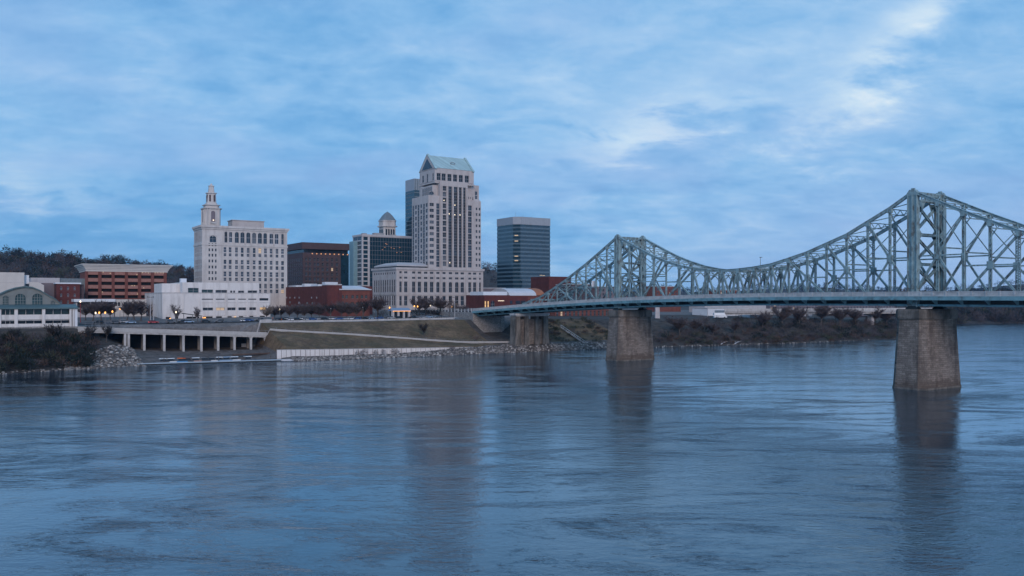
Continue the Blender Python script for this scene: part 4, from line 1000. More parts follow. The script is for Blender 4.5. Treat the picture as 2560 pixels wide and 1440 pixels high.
# --- red brick parking garage with a heavy pale cornice
B = Bld('parking_garage', 'red brick parking garage with deep pale cornice and dark open decks', 'parking garage', 217, 475, 17)
x1 = B.fx(417); y1 = B.ly(200); top = B.Z(676); ops = []; sp = []
for a, b in ((220, 245.6), (253.8, 279.4), (286, 312.5), (319.4, 345), (353, 377.5), (385, 409.4)):
    for y0, yb in ((674.5, 679), (688, 695.8), (705, 712.7), (722, 729.5), (738, 745.5)):
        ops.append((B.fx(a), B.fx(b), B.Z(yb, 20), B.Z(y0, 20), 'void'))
    for y0, yb in ((679.2, 687.8), (696, 704.8), (713, 721.8), (729.8, 737.8)): sp.append((B.fx(a), B.fx(b), B.Z(yb, 20), B.Z(y0, 20)))
B.block('wall', 0, x1, 0, y1, 0, top, M['brick2'], ops, (), 1.2)
for a, b, z0, z1 in sp:
    mb = MB(); mb.box(a+.05, b-.05, -.10, -.004, z0+.05, z1-.05); mb.build('spandrel_panel', M['spandrel'], B.root)
mb = MB()
for a in (215.8, 249.7, 282.7, 316, 349, 381, 413): mb.box(B.fx(a)-.75, B.fx(a)+.75, -.35, -.004, 0, top-.4)
each('brick_pier', mb, M['brick2'], B.root)
mb = MB(); zz = top
for o, z0, z1 in ((.5, top-.5, top+.6), (1.0, top+.602, top+1.5), (1.5, top+1.502, top+2.4), (2.2, top+2.402, top+3.2), (2.9, top+3.202, top+3.7)): mb.box(-o, x1+o, -o, y1+o, z0, z1)
B.part('cornice', mb, M['cream'])
for c, y in ((258, 681), (275.5, 683.5), (256, 730), (342, 686.5), (356, 681), (364, 680), (371, 681.5), (388, 681), (394, 680.8), (402, 680.8), (408, 681), (330, 714), (336, 714), (359, 719.5), (343.5, 735), (232, 675), (265, 674), (326, 676.5)):
    mb = MB(); mb.box(B.fx(c)-.28, B.fx(c)+.28, -.2, -.11, B.Z(y+.9, 20), B.Z(y-.9, 20)); mb.build('deck_lamp', M['litdim'], B.root)
B.done()

# --- low pale pavilion in front of the garage
B = Bld('pavilion', 'long low pavilion with pale fascia roof and arched stone end before the garage', 'pavilion', 190, 440, None)
x1 = B.fx(285); x2 = B.fx(366); top = B.Z(755, 8)
ops = [(B.fx(a), B.fx(b), B.Z(769, 10), B.Z(755.6, 10), 'plain') for a, b in ((193, 224.5), (228, 254), (257, 283))]
B.block('wall', 0, x1, 0, 12, 0, top+.1, M['greyren'], ops, (), .8)
mb = MB(); mb.box(-1, x1+.5, -1.2, 13, top+.104, B.Z(747.5, 8)); B.part('fascia', mb, M['whitemetal'])
ops = [(B.fx(c-3.6), B.fx(c+3.6), B.Z(765, 30), B.Z(755, 30), k, 1.0) for c, k in ((290, 'dark'), (298, 'dark'), (313, 'blue'), (325.5, 'blue'), (341, 'lit'))]
B.block('arcade_wall', x1+.504, x2, .5, 12, 0, B.Z(748.5, 30), M['cream'], ops, (), .5)
B.done()

# --- white concrete department store / garage
B = Bld('white_building', 'long white concrete building with slit windows and a set-back glazed upper storey', 'building', 406, 440, None)
x1 = B.fx(676); y1 = B.ly(362); zr = lambda py, ref=540: B.Z(py, B.fx(ref)); top = zr(732, 520)
g = lambda z: 350+z*.13672; gy = lambda z: 690+z*.13672
ops = []
for a, b in ((1130, 1335), (1385, 1550), (1605, 1745), (1795, 1940), (1980, 2130)): ops.append((B.fx(g(a)), B.fx(g(b)), zr(749.2), zr(746.8), 'plain'))
ops.append((B.fx(g(2185)), B.fx(g(2350)), zr(751.5), zr(745.4), 'plain'))
for a, b, k in ((1148, 1340, 'dark'), (1390, 1550, 'litdim'), (1597, 1752, 'dark'), (1800, 1942, 'dark'), (2000, 2125, 'dark'), (2195, 2310, 'lit')): ops.append((B.fx(g(a)), B.fx(g(b)), zr(776), zr(769), k))
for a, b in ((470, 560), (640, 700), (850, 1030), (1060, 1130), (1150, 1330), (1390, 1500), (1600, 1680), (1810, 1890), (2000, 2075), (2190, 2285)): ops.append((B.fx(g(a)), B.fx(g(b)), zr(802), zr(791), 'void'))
B.block('wall', 0, x1, 0, y1, 0, top, M['whiteconc'], ops, (), .6, roof=M['roofwhite'])
mb = MB()
for a in (800, 1095, 1365, 1570, 1775, 1960, 2150): q = B.fx(g(a)); mb.box(q-.22, q+.22, -.3, -.004, 0, top-.3)
each('pilaster', mb, M['whiteconc'], B.root)
mb = MB()
for a, b in ((1135, 1340), (1390, 1560), (1605, 1760), (1795, 1950), (1980, 2140), (2185, 2370)): mb.box(B.fx(g(a)), B.fx(g(b)), -.12, -.004, zr(757.3), zr(756.4)); mb.box(B.fx(g(a)), B.fx(g(b)), -.12, -.004, zr(789.5), zr(788.9))
each('drip_ledge', mb, M['conc'], B.root)
ux0, ux1 = B.fx(456), B.fx(648); ut = zr(706.5)
ops = []
for a, b, y0 in ((875, 1075, 220), (1128, 1338, 250), (1380, 1595, 256), (1650, 1690, 266), (1705, 1740, 266), (1795, 1905, 266), (1970, 2145, 262)): ops.append((B.fx(g(a)), B.fx(g(b)), zr(gy(308)), zr(gy(y0)), 'green' if a < 1300 else 'dark'))
B.block('upper_storey', ux0, ux1, .02, y1*.6, top+.004, ut, M['whiteconc'], ops, (), .4, roof=M['roofwhite'])
B.block('upper_storey', ux0-9, ux0-.004, 7, y1*.55, top+.004, ut-.6, M['whiteconc'], (), (), .4, roof=M['roofwhite'])
B.band('coping', 0, x1, 0, y1, top-.3, top+.12, .12, M['conc'])
mb = MB(); mb.box(ux0+1, ux0+4, 9, 12, ut+.004, ut+2.2); each('roof_unit', mb, M['whitemetal'], B.root)
mb = MB()
for k in range(6): mb.box(-.08, -.004, 3+k*7, 3.25+k*7, 0, top-.4)
B.part('panel_joints', mb, M['conc'])
for c, y in ((508, 795), (512, 794), (567.5, 796), (585, 794), (588, 793), (425, 795.5), (442, 797.5), (553, 797)):
    mb = MB(); mb.box(B.fx(c)-.3, B.fx(c)+.3, -.6, -.3, zr(y+1.5), zr(y-1.5)); mb.build('doorway_lamp', M['lamp'] if c < 560 else M['lit'], B.root)
B.done()

# --- long red brick building with the rounded corner
B = Bld('brick_building', 'long dark red brick building with rounded corner and white roof beyond the lawn', 'building', 826, 480, None)
x1 = B.fx(925.5); y1 = B.ly(640); zr = lambda py, ref=890: B.Z(py, B.fx(ref))
xa = B.fx(846)
ops = []
for c, e in ((858, 3.4), (868, 3.2), (883, 3.2), (894.5, 2.9), (906.5, 3.2), (917, 3.2)): ops += [(B.fx(c-e), B.fx(c+e), zr(746), zr(737.5), 'green', 1.0), (B.fx(c-e), B.fx(c+e), zr(765), zr(755.5), 'green')]
B.block('front_wing', xa, x1, .8, 30, 0, zr(725), M['brick2'], ops, (), .35, roof=M['roofwhite'])
mb = MB(); mb.box(xa+.5, x1+.7, -.3, 31, zr(725)+.004, zr(722.5)); mb.loft([[(xa+.5, 0, zr(722.5)+.004), (x1, 0, zr(722.5)+.004), (x1, 30, zr(722.5)+.004), (xa+.5, 30, zr(722.5)+.004)], [(xa+2, 9, zr(722.5)+2.0), (x1-3, 9, zr(722.5)+2.0), (x1-3, 24, zr(722.5)+2.0), (xa+2, 24, zr(722.5)+2.0)]]); B.part('white_roof', mb, M['roofwhite'])
rt = B.Z(712.5, 4)
mb = MB(); pts = [(xa-.004, 0)]+[(7-7*math.sin(t), 7-7*math.cos(t)) for t in np.linspace(0.0, math.pi/2, 9)]+[(0, 14), (xa-.004, 14)]
mb.loft([[(a, b, 0) for a, b in pts], [(a, b, rt) for a, b in pts]]); B.part('rounded_corner', mb, M['brick'])
mb = MB(); mb.loft([[(a*.98+.1, b*.98+.1, rt+.004) for a, b in pts], [(a*.98+.1, b*.98+.1, rt+.5) for a, b in pts]]); B.part('corner_coping', mb, M['roofwhite'])
opl = []
lt = B.Z(715, .6, 16)
for c in (716, 725, 737, 748, 779, 792): opl.append((B.ly(c+1.6, .6), B.ly(c-1.6, .6), B.Z(746, .6, 40), B.Z(742, .6, 40), 'pale'))
for c, y in ((725, 756), (748, 757), (768, 757.5), (781, 757.5), (718, 766), (730, 765), (745, 766.5), (753, 767), (768, 766.5), (792, 766)): opl.append((B.ly(c+2.2, .6), B.ly(c-2.2, .6), B.Z(y+3, .6, 40), B.Z(y-2.4, .6, 40), random.choice(('green', 'pale', 'dark'))))
B.block('side_wing', .6, 32, 14.004, y1, 0, lt, M['brick'], (), opl, .35, roof=M['roofwhite'])
mb = MB()
for a, b, h in ((22, 27, 2.5), (34, 46, 1.3), (58, 63, 2.0), (75, 90, 1.2)): mb.box(5, 13, a, b, lt+.004, lt+h)
each('roof_unit', mb, M['roofwhite'], B.root)
B.done()

# --- red long garden wall with parked roof gear in front of the brick building
# --- white sheds top left
B = Bld('white_building', 'big cream windowless hall at the left edge above the arched hall', 'building', -60, 412, None)
x1 = B.fx(61); zr = lambda py, ref=30: B.Z(py, B.fx(ref)); top = zr(681)
B.block('wall', 0, x1, 0, 40, 0, top, M['cream'], (), (), .3, roof=M['roofwhite'])
mb = MB(); mb.box(x1+.004, B.fx(73), 2, 30, 0, zr(687.5, 65)); B.part('side_bay', mb, M['whitemetal'])
mb = MB(); mb.box(-.1, x1, -.1, -.004, zr(706.6), zr(706)); B.part('panel_joint', mb, M['conc'])
xx0, xx1 = B.fx(73.5), B.fx(110.5)
mb = MB(); mb.loft([[(xx0, 1, 0), (xx1, 1, 0), (xx1, 1, zr(713, 100)), (xx0+4, 1, zr(705.5, 90)), (xx0, 1, zr(704.5, 80))], [(xx0, 20, 0), (xx1, 20, 0), (xx1, 20, zr(713, 100)), (xx0+4, 20, zr(705.5, 90)), (xx0, 20, zr(704.5, 80))]]); B.part('low_wing', mb, M['cream'])
mb = MB(); mb.box(B.fx(64), B.fx(72.5), 1.4, 1.99, zr(717), zr(709)); B.part('hatch', mb, M['dark'])
B.done()
B = Bld('grey_building', 'low grey rendered warehouse between the cream hall and small red block', 'building', 79, 455, None)
x1 = B.fx(153); B.block('wall', 0, x1, 8, 26, 0, B.Z(694.5, 8, 8), M['greyren'], (), (), .3)
mb = MB(); mb.box(5, x1-1.5, 0, 7.99, 0, B.Z(707.5, 8)); B.part('front_wing', mb, M['mauve'])
mb = MB(); mb.box(x1+.004, x1+16, 9, 24, 0, B.Z(696, 20, 8)); B.part('rear_wing', mb, M['slate'])
B.done()

# --- arched hall and its terraces at the left
B = Bld('arched_hall', 'grey green hall with arched gable windows and white riverside terraces', 'building', -40, 352, 10.5)
zr = lambda py, ref=80, y=0.0: B.Z(py, B.fx(ref, y), y)
x1 = B.fx(186); yg = 9.0
gp = [(-40, 752), (0, 737), (20, 728), (40, 721.5), (60, 718.5), (80, 720), (100, 728), (120, 740), (139, 750), (152, 762)]
out = [(B.fx(a, yg), B.Z(b, B.fx(a, yg), yg)) for a, b in gp]
mb = MB(); ws = []
lo = zr(768, 80, yg)
for a, b, y0, yb in ((7, 21, 738, 764), (37.5, 64, 733.5, 765), (80.5, 106, 733, 765), (127, 137, 751, 765)):
    ws.append((B.fx(a, yg), B.fx(b, yg), zr(yb, 80, yg), zr(y0, 80, yg)))
tall = max(z for _, z in out)
mb.loft([[(a, yg, z) for a, z in out]+[(out[-1][0], yg, 4), (out[0][0], yg, 4)], [(a, yg+22, z) for a, z in out]+[(out[-1][0], yg+22, 4), (out[0][0], yg+22, 4)]]); B.part('hall_wall', mb, M['greenwall'])
mb = MB()
for (a, za), (b, zb) in zip(out, out[1:]): mb.loft([[(a, yg-.8, za+.02), (b, yg-.8, zb+.02), (b, yg-.8, zb+.6), (a, yg-.8, za+.6)], [(a, yg+23, za+.02), (b, yg+23, zb+.02), (b, yg+23, zb+.6), (a, yg+23, za+.6)]])
B.part('roof', mb, M['greenroof'])
for a, b, z0, z1 in ws:
    cxm = (a+b)/2; rad = (b-a)/2; n = 10; hd = min(rad*.75, (z1-z0)*.35); mb = MB()
    arc = [(a, z0), (b, z0)]+[(cxm+rad*math.cos(math.pi*k/n), z1-hd+hd*math.sin(math.pi*k/n)) for k in range(n+1)]
    mb.loft([[(p, yg-.10, q) for p, q in arc], [(p, yg+.2, q) for p, q in arc]])
    wo_ = mb.build('window', M['green'], B.root)
    mb = MB()
    for k in range(1, 4): mb.box(a+(b-a)*k/4-.09, a+(b-a)*k/4+.09, yg-.2, yg-.104, z0, z1-hd*.3)
    for k in range(1, 4): mb.box(a, b, yg-.19, yg-.104, z0+(z1-z0)*k/4.6-.07, z0+(z1-z0)*k/4.6+.07)
    pts2 = arc[2:]
    for (p, q), (p2, q2) in zip(pts2, pts2[1:]): mb.beam((p, yg-.25, q), (p2, yg-.25, q2), .5, .35)
    mb.build('frame', M['greenwall'], wo_)
# terraces
mb = MB(); za = zr(764.5); zb2 = zr(772.5)
mb.loft([[(-3, -1.0, zb2), (x1+1.4, -1.0, zb2), (x1+1.4, 9, za), (-3, 9, za)], [(-3, -1.0, zb2+.55), (x1+1.4, -1.0, zb2+.55), (x1+1.4, 9, za+.55), (-3, 9, za+.55)]]); B.part('lean_to_roof', mb, M['greenroof'])
colx = [(-2, 3), (36, 44.5), (105, 113), (173.6, 179)]
for i, (a, b) in enumerate(zip(colx, colx[1:])):
    x0, x2_ = B.fx(a[1]), B.fx(b[0])
    for y0, yb in ((786.5, 799), (809, 816.5)):
        mb = MB(); mb.box(x0, x2_, -.1, .5, zr(yb), zr(y0)); mb.build('terrace_parapet', M['whiteconc'], B.root)
    for y0, yb in ((774, 786.3), (799.2, 808.8)):
        mb = MB(); mb.box(x0, x2_, 2.6, 2.9, zr(yb)-.3, zr(y0)+.3); mb.build('glazing', M['green'] if y0 < 780 else M['dark'], B.root)
        mb = MB()
        for k in range(1, 3): q = x0+(x2_-x0)*k/3; mb.box(q-.1, q+.1, 1.2, 1.4, zr(yb), zr(y0))
        each('post', mb, M['greyren'], B.root)
for a, b in colx+[(181, 186)]:
    mb = MB(); mb.box(B.fx(a), B.fx(b), -.5, 1.0, 0, zr(773)); mb.build('column', M['whiteconc'], B.root)
mb = MB(); mb.box(B.fx(187), B.fx(193.5), -.2, 3, 0, zr(773.5)); B.part('downpipe_bay', mb, M['whitemetal'])
mb = MB()
for y in (787, 799.6, 816.6): mb.box(0, x1, -.05, 8.9, zr(y)-.35, zr(y)-.05)
mb.box(-2, x1, 3.0, 8.9, 0, zr(774)); B.part('floors', mb, M['conc'])
mb = MB(); mb.box(-4, x1+4, -.8, .6, -6, zr(817.5)); B.part('base_wall', mb, M['rubble'], 'rough stone base wall')
B.done()

# --- buildings right of the gabled tower
B = Bld('brick_building', 'low red brick building between the gabled tower and the bridge approach', 'building', 1211, 545, 18.5)
x1 = B.fx(1275); ops = [(B.fx(a), B.fx(b), B.Z(769, 5), B.Z(752, 5), k, 1.0) for a, b, k in ((1212, 1216, 'lit'), (1219, 1223, 'lit'), (1227, 1237, 'dark'))]
B.block('wall', 0, x1, 0, 24, 0, B.Z(738, 8), M['brick'], ops, (), .5)
mb = MB(); mb.box(B.fx(1218), B.fx(1278), 5, 22, B.Z(738, 8)+.004, B.Z(729, 8)); B.part('roof_storey', mb, M['whitemetal'])
mb = MB(); mb.box(B.fx(1245), B.fx(1260), -.2, -.004, B.Z(752.5, 8), B.Z(751.6, 8)); B.part('sign_strip', mb, M['lampw'])
mb = MB(); mb.box(x1+.004, B.fx(1322), 1, 20, 0, B.Z(741.5, 12)); B.part('east_wing', mb, M['brick'])
mb = MB()
for a, b in ((1273, 1283), (1291, 1302), (1304, 1315)): mb.box(B.fx(a), B.fx(b), .85, .996, B.Z(760, 12), B.Z(752, 12))
each('doorway', mb, M['dark'], B.root)
B.done()
B = Bld('vaulted_hall', 'low hall with white barrel roof and rust coloured end left of the bridge', 'building', 1272, 600, 18.5)
x1 = B.fx(1340); x2_ = B.fx(1360); zc = B.Z(739, 10); zt2 = B.Z(720.5, 20)
mb = MB(); mb.box(0, x2_, 0, 26, 0, zc-.004); B.part('wall', mb, M['brick2'])
mb = MB(); n = 9
prof = [(26*.5-13.6*math.cos(math.pi*k/n), zc+(zt2-zc)*math.sin(math.pi*k/n)) for k in range(n+1)]
mb.loft([[(0, a, b) for a, b in prof], [(x1, a, b) for a, b in prof]]); B.part('barrel_roof', mb, M['roofwhite'])
mb = MB(); mb.loft([[(x1+.003, a, b+.25) for a, b in prof], [(x2_, a, b+.25) for a, b in prof]]); B.part('rust_end', mb, M['orangeend'])
B.done()
B = Bld('brown_building', 'flat brown building in front of the banded glass office tower', 'building', 1208, 640, 18.5)
B.block('wall', 0, B.fx(1262), 0, 20, 0, B.Z(721, 8), M['mauve'], (), (), .3)
mb = MB(); mb.box(-.5, B.fx(1262)+.5, -.5, 20.5, B.Z(721, 8)+.004, B.Z(719.5, 8)); B.part('roof_edge', mb, M['lampw'] if False else M['roofwhite']); B.done()
B = Bld('brick_hall', 'plain dark red flat topped hall right of the banded glass tower', 'building', 1380, 680, 18.5)
B.block('wall', -3, B.fx(1428), 0, 26, 0, B.Z(691.5, 6), M['brick'], (), (), .3); B.done()
def simple(name, label, cat, px0, px1, D, ytop, m, dp=18, rows_=(), cols_=(), wk=('dark', 'blue'), lit=.05, roof=None, zb=None):
    B = Bld(name, label, cat, px0, D, zb); x1 = B.fx(px1); ops = []
    for y0, yb in rows_:
        for c in cols_: ops.append((x1*c[0], x1*c[1], B.Z(yb, x1/2), B.Z(y0, x1/2), pick(lit, *wk)))
    B.block('wall', 0, x1, 0, dp, 0, B.Z(ytop, x1/2), m, ops, (), .3, roof=roof)
    mb = MB(); mb.box(-.25, x1+.25, -.25, dp+.25, B.Z(ytop, x1/2)+.004, B.Z(ytop, x1/2)+.5); B.part('coping', mb, M['conc']); B.done(); return B
cw = lambda n, f=.5: [((i+.5-f/2)/n, (i+.5+f/2)/n) for i in range(n)]
simple('brick_building', 'brown brick block seen through the trusses left of the city side tower', 'building', 1430, 1492, 620, 712, M['brown'], 20, ((718, 724), (728, 734), (739, 746)), cw(7))
simple('brick_building', 'grey rendered block seen through the trusses behind the city side tower', 'building', 1494, 1552, 660, 718, M['mauve'], 20, ((723, 729), (733, 739), (744, 751)), cw(6))
simple('brick_building', 'long low red brick warehouse under the bridge deck behind the lawn bank', 'building', 1388, 1522, 560, 766, M['brick2'], 16, ((776, 790),), cw(13, .45), ('dark', 'dark', 'green'), .12)
simple('brick_building', 'reddish block seen through the trusses right of the city side tower', 'building', 1640, 1702, 700, 717, M['brick2'], 18, ((722, 727), (731, 736), (740, 746)), cw(8))
simple('brick_building', 'small red brick block framed by the middle of the bridge trusses', 'building', 1800, 1846, 760, 726, M['brick2'], 16, ((730, 735), (739, 744)), cw(6))
simple('white_building', 'low white industrial building with one blue window below the bridge deck', 'building', 1770, 1872, 620, 771, M['whitemetal'], 16, ((774, 780),), [(.73, .86)], ('blue',), 0, M['roofwhite'])
simple('grey_building', 'pale grey long shed behind the white industrial building under the deck', 'building', 1762, 1915, 690, 760, M['greyren'], 18, (), (), roof=M['roofwhite'])
simple('white_building', 'small pale blue shed right of the white industrial building', 'building', 1876, 1916, 600, 779, M['whitemetal'], 10, ((782, 786),), cw(4), ('blue',), 0, M['roofwhite'])
simple('brick_building', 'long mauve warehouse with dotted lights behind the concrete overpass', 'building', 1925, 2110, 800, 757, M['mauve'], 20, ((761, 765), (768, 771)), cw(24, .5), ('dark', 'blue'), .3)
simple('grey_building', 'long pale low warehouse behind the right half of the overpass', 'building', 2085, 2236, 860, 763, M['mauve'], 20, ((766, 770),), cw(20, .5), ('dark', 'blue'), .3)
for c, D, y, lb in ((2411, 985, 788, 'tiny house with a warm lit front beside the near pier on the far shore'), (2458, 1010, 793, 'tiny low white house on the hazy far shore, the wider one'), (2477, 1005, 791, 'tiny upright white house on the hazy far shore')):
    B = Bld('house', lb, 'house', c-4, D, max(1.5, gz(PX(c, D), D)-.5), 'houses on the far shore'); wd = B.fx(c+4 if c != 2458 else c+9); zz = B.Z(y+4, 2)
    B.block('wall', 0, wd, 0, 6, 0, zz, M['roofwhite'], [(wd*.2, wd*.45, zz-2.6, zz-1.0, 'lit' if c == 2411 else 'dark'), (wd*.6, wd*.85, zz-2.6, zz-1.0, 'lit' if c == 2411 else 'dark')], (), .2)
    mb = MB(); mb.loft([[(-.4, -.4, zz+.004), (-.4, 6.4, zz+.004), (-.4, 3, zz+2.2)], [(wd+.4, -.4, zz+.004), (wd+.4, 6.4, zz+.004), (wd+.4, 3, zz+2.2)]]); B.part('roof', mb, M['slate']); B.done()

# ------------------------------------------------------------------ riverside: road, walls, viaduct, path, overpass
def strip(name, mt, u0, u1, w0, w1, lift=.06, step=4.0, n=3, knd='structure'):
    mb = MB(); k = max(2, int((u1-u0)/step)); g = []
    for i in range(k+1):
        u = u0+(u1-u0)*i/k; row = []
        for j in range(n+1):
            wv = w0+(w1-w0)*j/n; x, y = xy(u, float(shore(u))+wv); row.append((x, y, max(hgt(u, wv), 0)+lift))
        g.append(row)
    for a, b in zip(g, g[1:]):
        for j in range(n): mb.quad(a[j], b[j], b[j+1], a[j+1])
    return kind(mb.build(name, mt), knd)
strip('road', M['asphalt'], -60, 236, 63.2, 76, .24, n=6)
strip('sidewalk', M['paving'], 124, 236, 57.5, 63, .36, n=4)
strip('road', M['asphalt'], 272, 640, 60, 70, .10, n=4)
mk = MB()
for i in range(-10, 46):
    u = i*5.0; x, y = xy(u, float(shore(u))+69.6); x2, y2 = xy(u+2.2, float(shore(u+2.2))+69.6); z = hgt(u, 69.6)+.36
    a = Vector((x, y, z)); b = Vector((x2, y2, z)); mk.beam(a, b, .18, .02, side=(-UY, UX, 0))
kind(mk.build('lane_marking', M['whitemetal']), 'structure')
def polywall(name, label, cat, pts, hgts, th, m, parts=None, group=None):
    """wall along a ground polyline (x, y, z at foot)"""
    t = thing(name, label, cat, pts[0], 0, group); o = Vector(pts[0]); mb = MB()
    for (a, ha), (b, hb) in zip(zip(pts, hgts), list(zip(pts, hgts))[1:]):
        a = Vector(a)-o; b = Vector(b)-o; d = (b-a); d.z = 0; d.normalize(); nn = Vector((-d.y, d.x, 0))*th/2; e = d*.002
        mb.loft([[a-nn+e, a+nn+e, a+nn+e+Vector((0, 0, ha)), a-nn+e+Vector((0, 0, ha))], [b-nn-e, b+nn-e, b+nn-e+Vector((0, 0, hb)), b-nn-e+Vector((0, 0, hb))]])
    mb.build('wall', m, t); return t, o
# parapet along the top of the lawn
pts = [];
for u in np.arange(112, 236, 6): x, y = xy(u, float(shore(u))+56.6); pts.append((x, y, hgt(u, 56.6)-.2))
t, o = polywall('parapet_wall', 'low pale parapet along the top edge of the grassy riverbank', 'wall', pts, [1.15]*len(pts), .4, M['conc'])
# concrete retaining wall under the white building
pts = []
for px in range(470, 690, 15): x, y = at_w(px, 56); pts.append((x, y, gz(x, y)-1.2))
t, o = polywall('retaining_wall', 'grey concrete retaining wall below the long white concrete building', 'wall', pts, [2.9]*len(pts), .6, M['conc'])
mb = MB()
for p in pts: q = Vector(p)-o; mb.box(q.x-.12, q.x+.12, q.y-.12, q.y+.12, q.z+2.9, q.z+3.9)
for a, b in zip(pts, pts[1:]): mb.beam(Vector(a)-o+Vector((0, 0, 3.8)), Vector(b)-o+Vector((0, 0, 3.8)), .1, .1)
mb.build('railing', M['poleg'], t)
# river wall of pale panels
pts = []; hs = []
for px in range(692, 1196, 12): x, y = at_w(px, 11.4); f = (px-692)/500; pts.append((x, y, .6+.4*f)); hs.append(4.0-2.3*f)
t, o = polywall('river_wall', 'pale concrete panel river wall with dark joints above the rock edge', 'wall', pts, hs, .5, M['whiteconc'])
mb = MB()
for p, h in zip(pts, hs):
    q = Vector(p)-o; mb.box(q.x-.06, q.x+.06, q.y-.42, q.y-.26, q.z, q.z+h)
mb.build('panel_joints', M['brown'], t)
mb = MB()
for (a, ha), (b, hb) in zip(zip(pts, hs), list(zip(pts, hs))[1:]): mb.beam(Vector(a)-o+Vector((0, 0, ha+.1)), Vector(b)-o+Vector((0, 0, hb+.1)), .7, .2, side=(0, 1, 0))
mb.build('coping', M['paving'], t)
# riverside viaduct: deck on columns that runs down into the path
VA, VB = P(296, 822, 374), P(668, 836.5, 406)
vd = (VB-VA); vl = Vector((vd.x, vd.y, 0)).length; vdir = Vector((vd.x, vd.y, 0)).normalized(); vn = Vector((-vdir.y, vdir.x, 0))
if vn.y < 0: vn = -vn
va = math.atan2(vdir.y, vdir.x)
t = thing('river_viaduct', 'concrete riverside viaduct deck on square columns over a dark undercroft', 'viaduct', (VA.x, VA.y, 0), va)
zs = lambda q: VA.z+(VB.z-VA.z)*q
mb = MB(); mb.loft([[(-16, 0, zs(-.05)-1.5), (-16, 15, zs(-.05)-1.5), (-16, 15, zs(-.05)), (-16, 0, zs(-.05))], [(vl+2, 0, zs(1)-1.5), (vl+2, 15, zs(1)-1.5), (vl+2, 15, zs(1)), (vl+2, 0, zs(1))]]); mb.build('deck', M['conc'], t)
mb = MB(); mb.loft([[(-16, -.25, zs(-.05)-.9), (-16, -.003, zs(-.05)-.9), (-16, -.003, zs(-.05)+1.0), (-16, -.25, zs(-.05)+1.0)], [(vl+2, -.25, zs(1)-.9), (vl+2, -.003, zs(1)-.9), (vl+2, -.003, zs(1)+1.0), (vl+2, -.25, zs(1)+1.0)]]); mb.build('parapet', M['paving'], t)
mb = MB(); n = 30
for i in range(n+1): q = (vl+18)*i/n-16; mb.box(q-.08, q+.08, -.2, -.05, zs(q/vl)+.9, zs(q/vl)+1.9)
mb.beam((-16, -.12, zs(-16/vl)+1.85), (vl+2, -.12, zs(1)+1.85), .1, .12); mb.build('railing', M['poleg'], t)
for px in (313, 322, 361, 411, 459, 504, 546, 587, 628, 664):
    r = (px-1280)/F; q = (r*VA.y-VA.x)/(vdir.x-r*vdir.y)
    mb = MB(); mb.box(q-.5, q+.5, .3, 1.7, 0, zs(q/vl)-2.3); mb.loft([[(q-.5, .3, zs(q/vl)-2.3), (q+.5, .3, zs(q/vl)-2.3), (q+.5, 1.7, zs(q/vl)-2.3), (q-.5, 1.7, zs(q/vl)-2.3)], [(q-.9, .1, zs(q/vl)-1.53), (q+.9, .1, zs(q/vl)-1.53), (q+.9, 4, zs(q/vl)-1.53), (q-.9, 4, zs(q/vl)-1.53)]]); mb.build('column', M['conc'], t)
    mb = MB(); mb.box(q-.6, q+.6, 7, 8.2, 0, zs(q/vl)-1.53); mb.build('column', M['stonecap'], t)
mb = MB(); mb.loft([[(-16, 13.4, 0), (-16, 14.6, 0), (-16, 14.6, zs(-.05)-1.51), (-16, 13.4, zs(-.05)-1.51)], [(vl+2, 13.4, 0), (vl+2, 14.6, 0), (vl+2, 14.6, zs(1)-1.51), (vl+2, 13.4, zs(1)-1.51)]]); mb.box(-16, -15, .3, 13.39, 0, zs(0)-1.52); mb.build('rear_wall', M['black'], t)  # near-black walls carry the undercroft shade; side wall added to stop leaking light
mb = MB(); mb.box(vl+.4, vl+3.0, .1, 14, 0, zs(1)-1.52); mb.build('end_wall', M['conc'], t)
# the path running down the lawn from the viaduct, with its pale parapet
pth = []
for px, wv in ((668, 41), (720, 38.5), (790, 36), (860, 33.5), (930, 31), (1000, 28.5), (1065, 26), (1130, 23.5), (1190, 21.5), (1240, 19.5), (1292, 18)): pth.append((px, wv))
mb = MB(); rows_ = []; prow = []
for k in range(81):
    px = 668+(1292-668)*k/80; wv = float(np.interp(px, [a for a, _ in pth], [b for _, b in pth])); py = float(np.interp(px, [668, 800, 943, 1065, 1238, 1292], [836.5, 841.5, 846, 851, 858.5, 861]))
    x, y = at_w(px, wv); z = max(gz(x, y)+.15, PZ(py+2.5, y)); rows_.append((x, y, z)); 
for a, b in zip(rows_, rows_[1:]):
    a = Vector(a); b = Vector(b); d = (b-a); d.z = 0; d.normalize(); nn = Vector((-d.y, d.x, 0))
    mb.loft([[a+Vector((0, 0, -1.6)), a+nn*4+Vector((0, 0, -1.6)), a+nn*4, a], [b+Vector((0, 0, -1.6)), b+nn*4+Vector((0, 0, -1.6)), b+nn*4, b]], cap=False)
kind(mb.build('path', M['paving']), 'structure')
t, o = polywall('path_wall', 'pale parapet of the path sloping down across the lawn to the column pier', 'wall', rows_, [.85]*len(rows_), .3, M['paving'])
mb = MB()
for p in rows_[::3]: q = Vector(p)-o; mb.box(q.x-.07, q.x+.07, q.y-.07, q.y+.07, q.z+.85, q.z+1.6)
for a, b in zip(rows_, rows_[1:]): mb.beam(Vector(a)-o+Vector((0, 0, 1.55)), Vector(b)-o+Vector((0, 0, 1.55)), .08, .08)
mb.build('railing', M['poleg'], t)
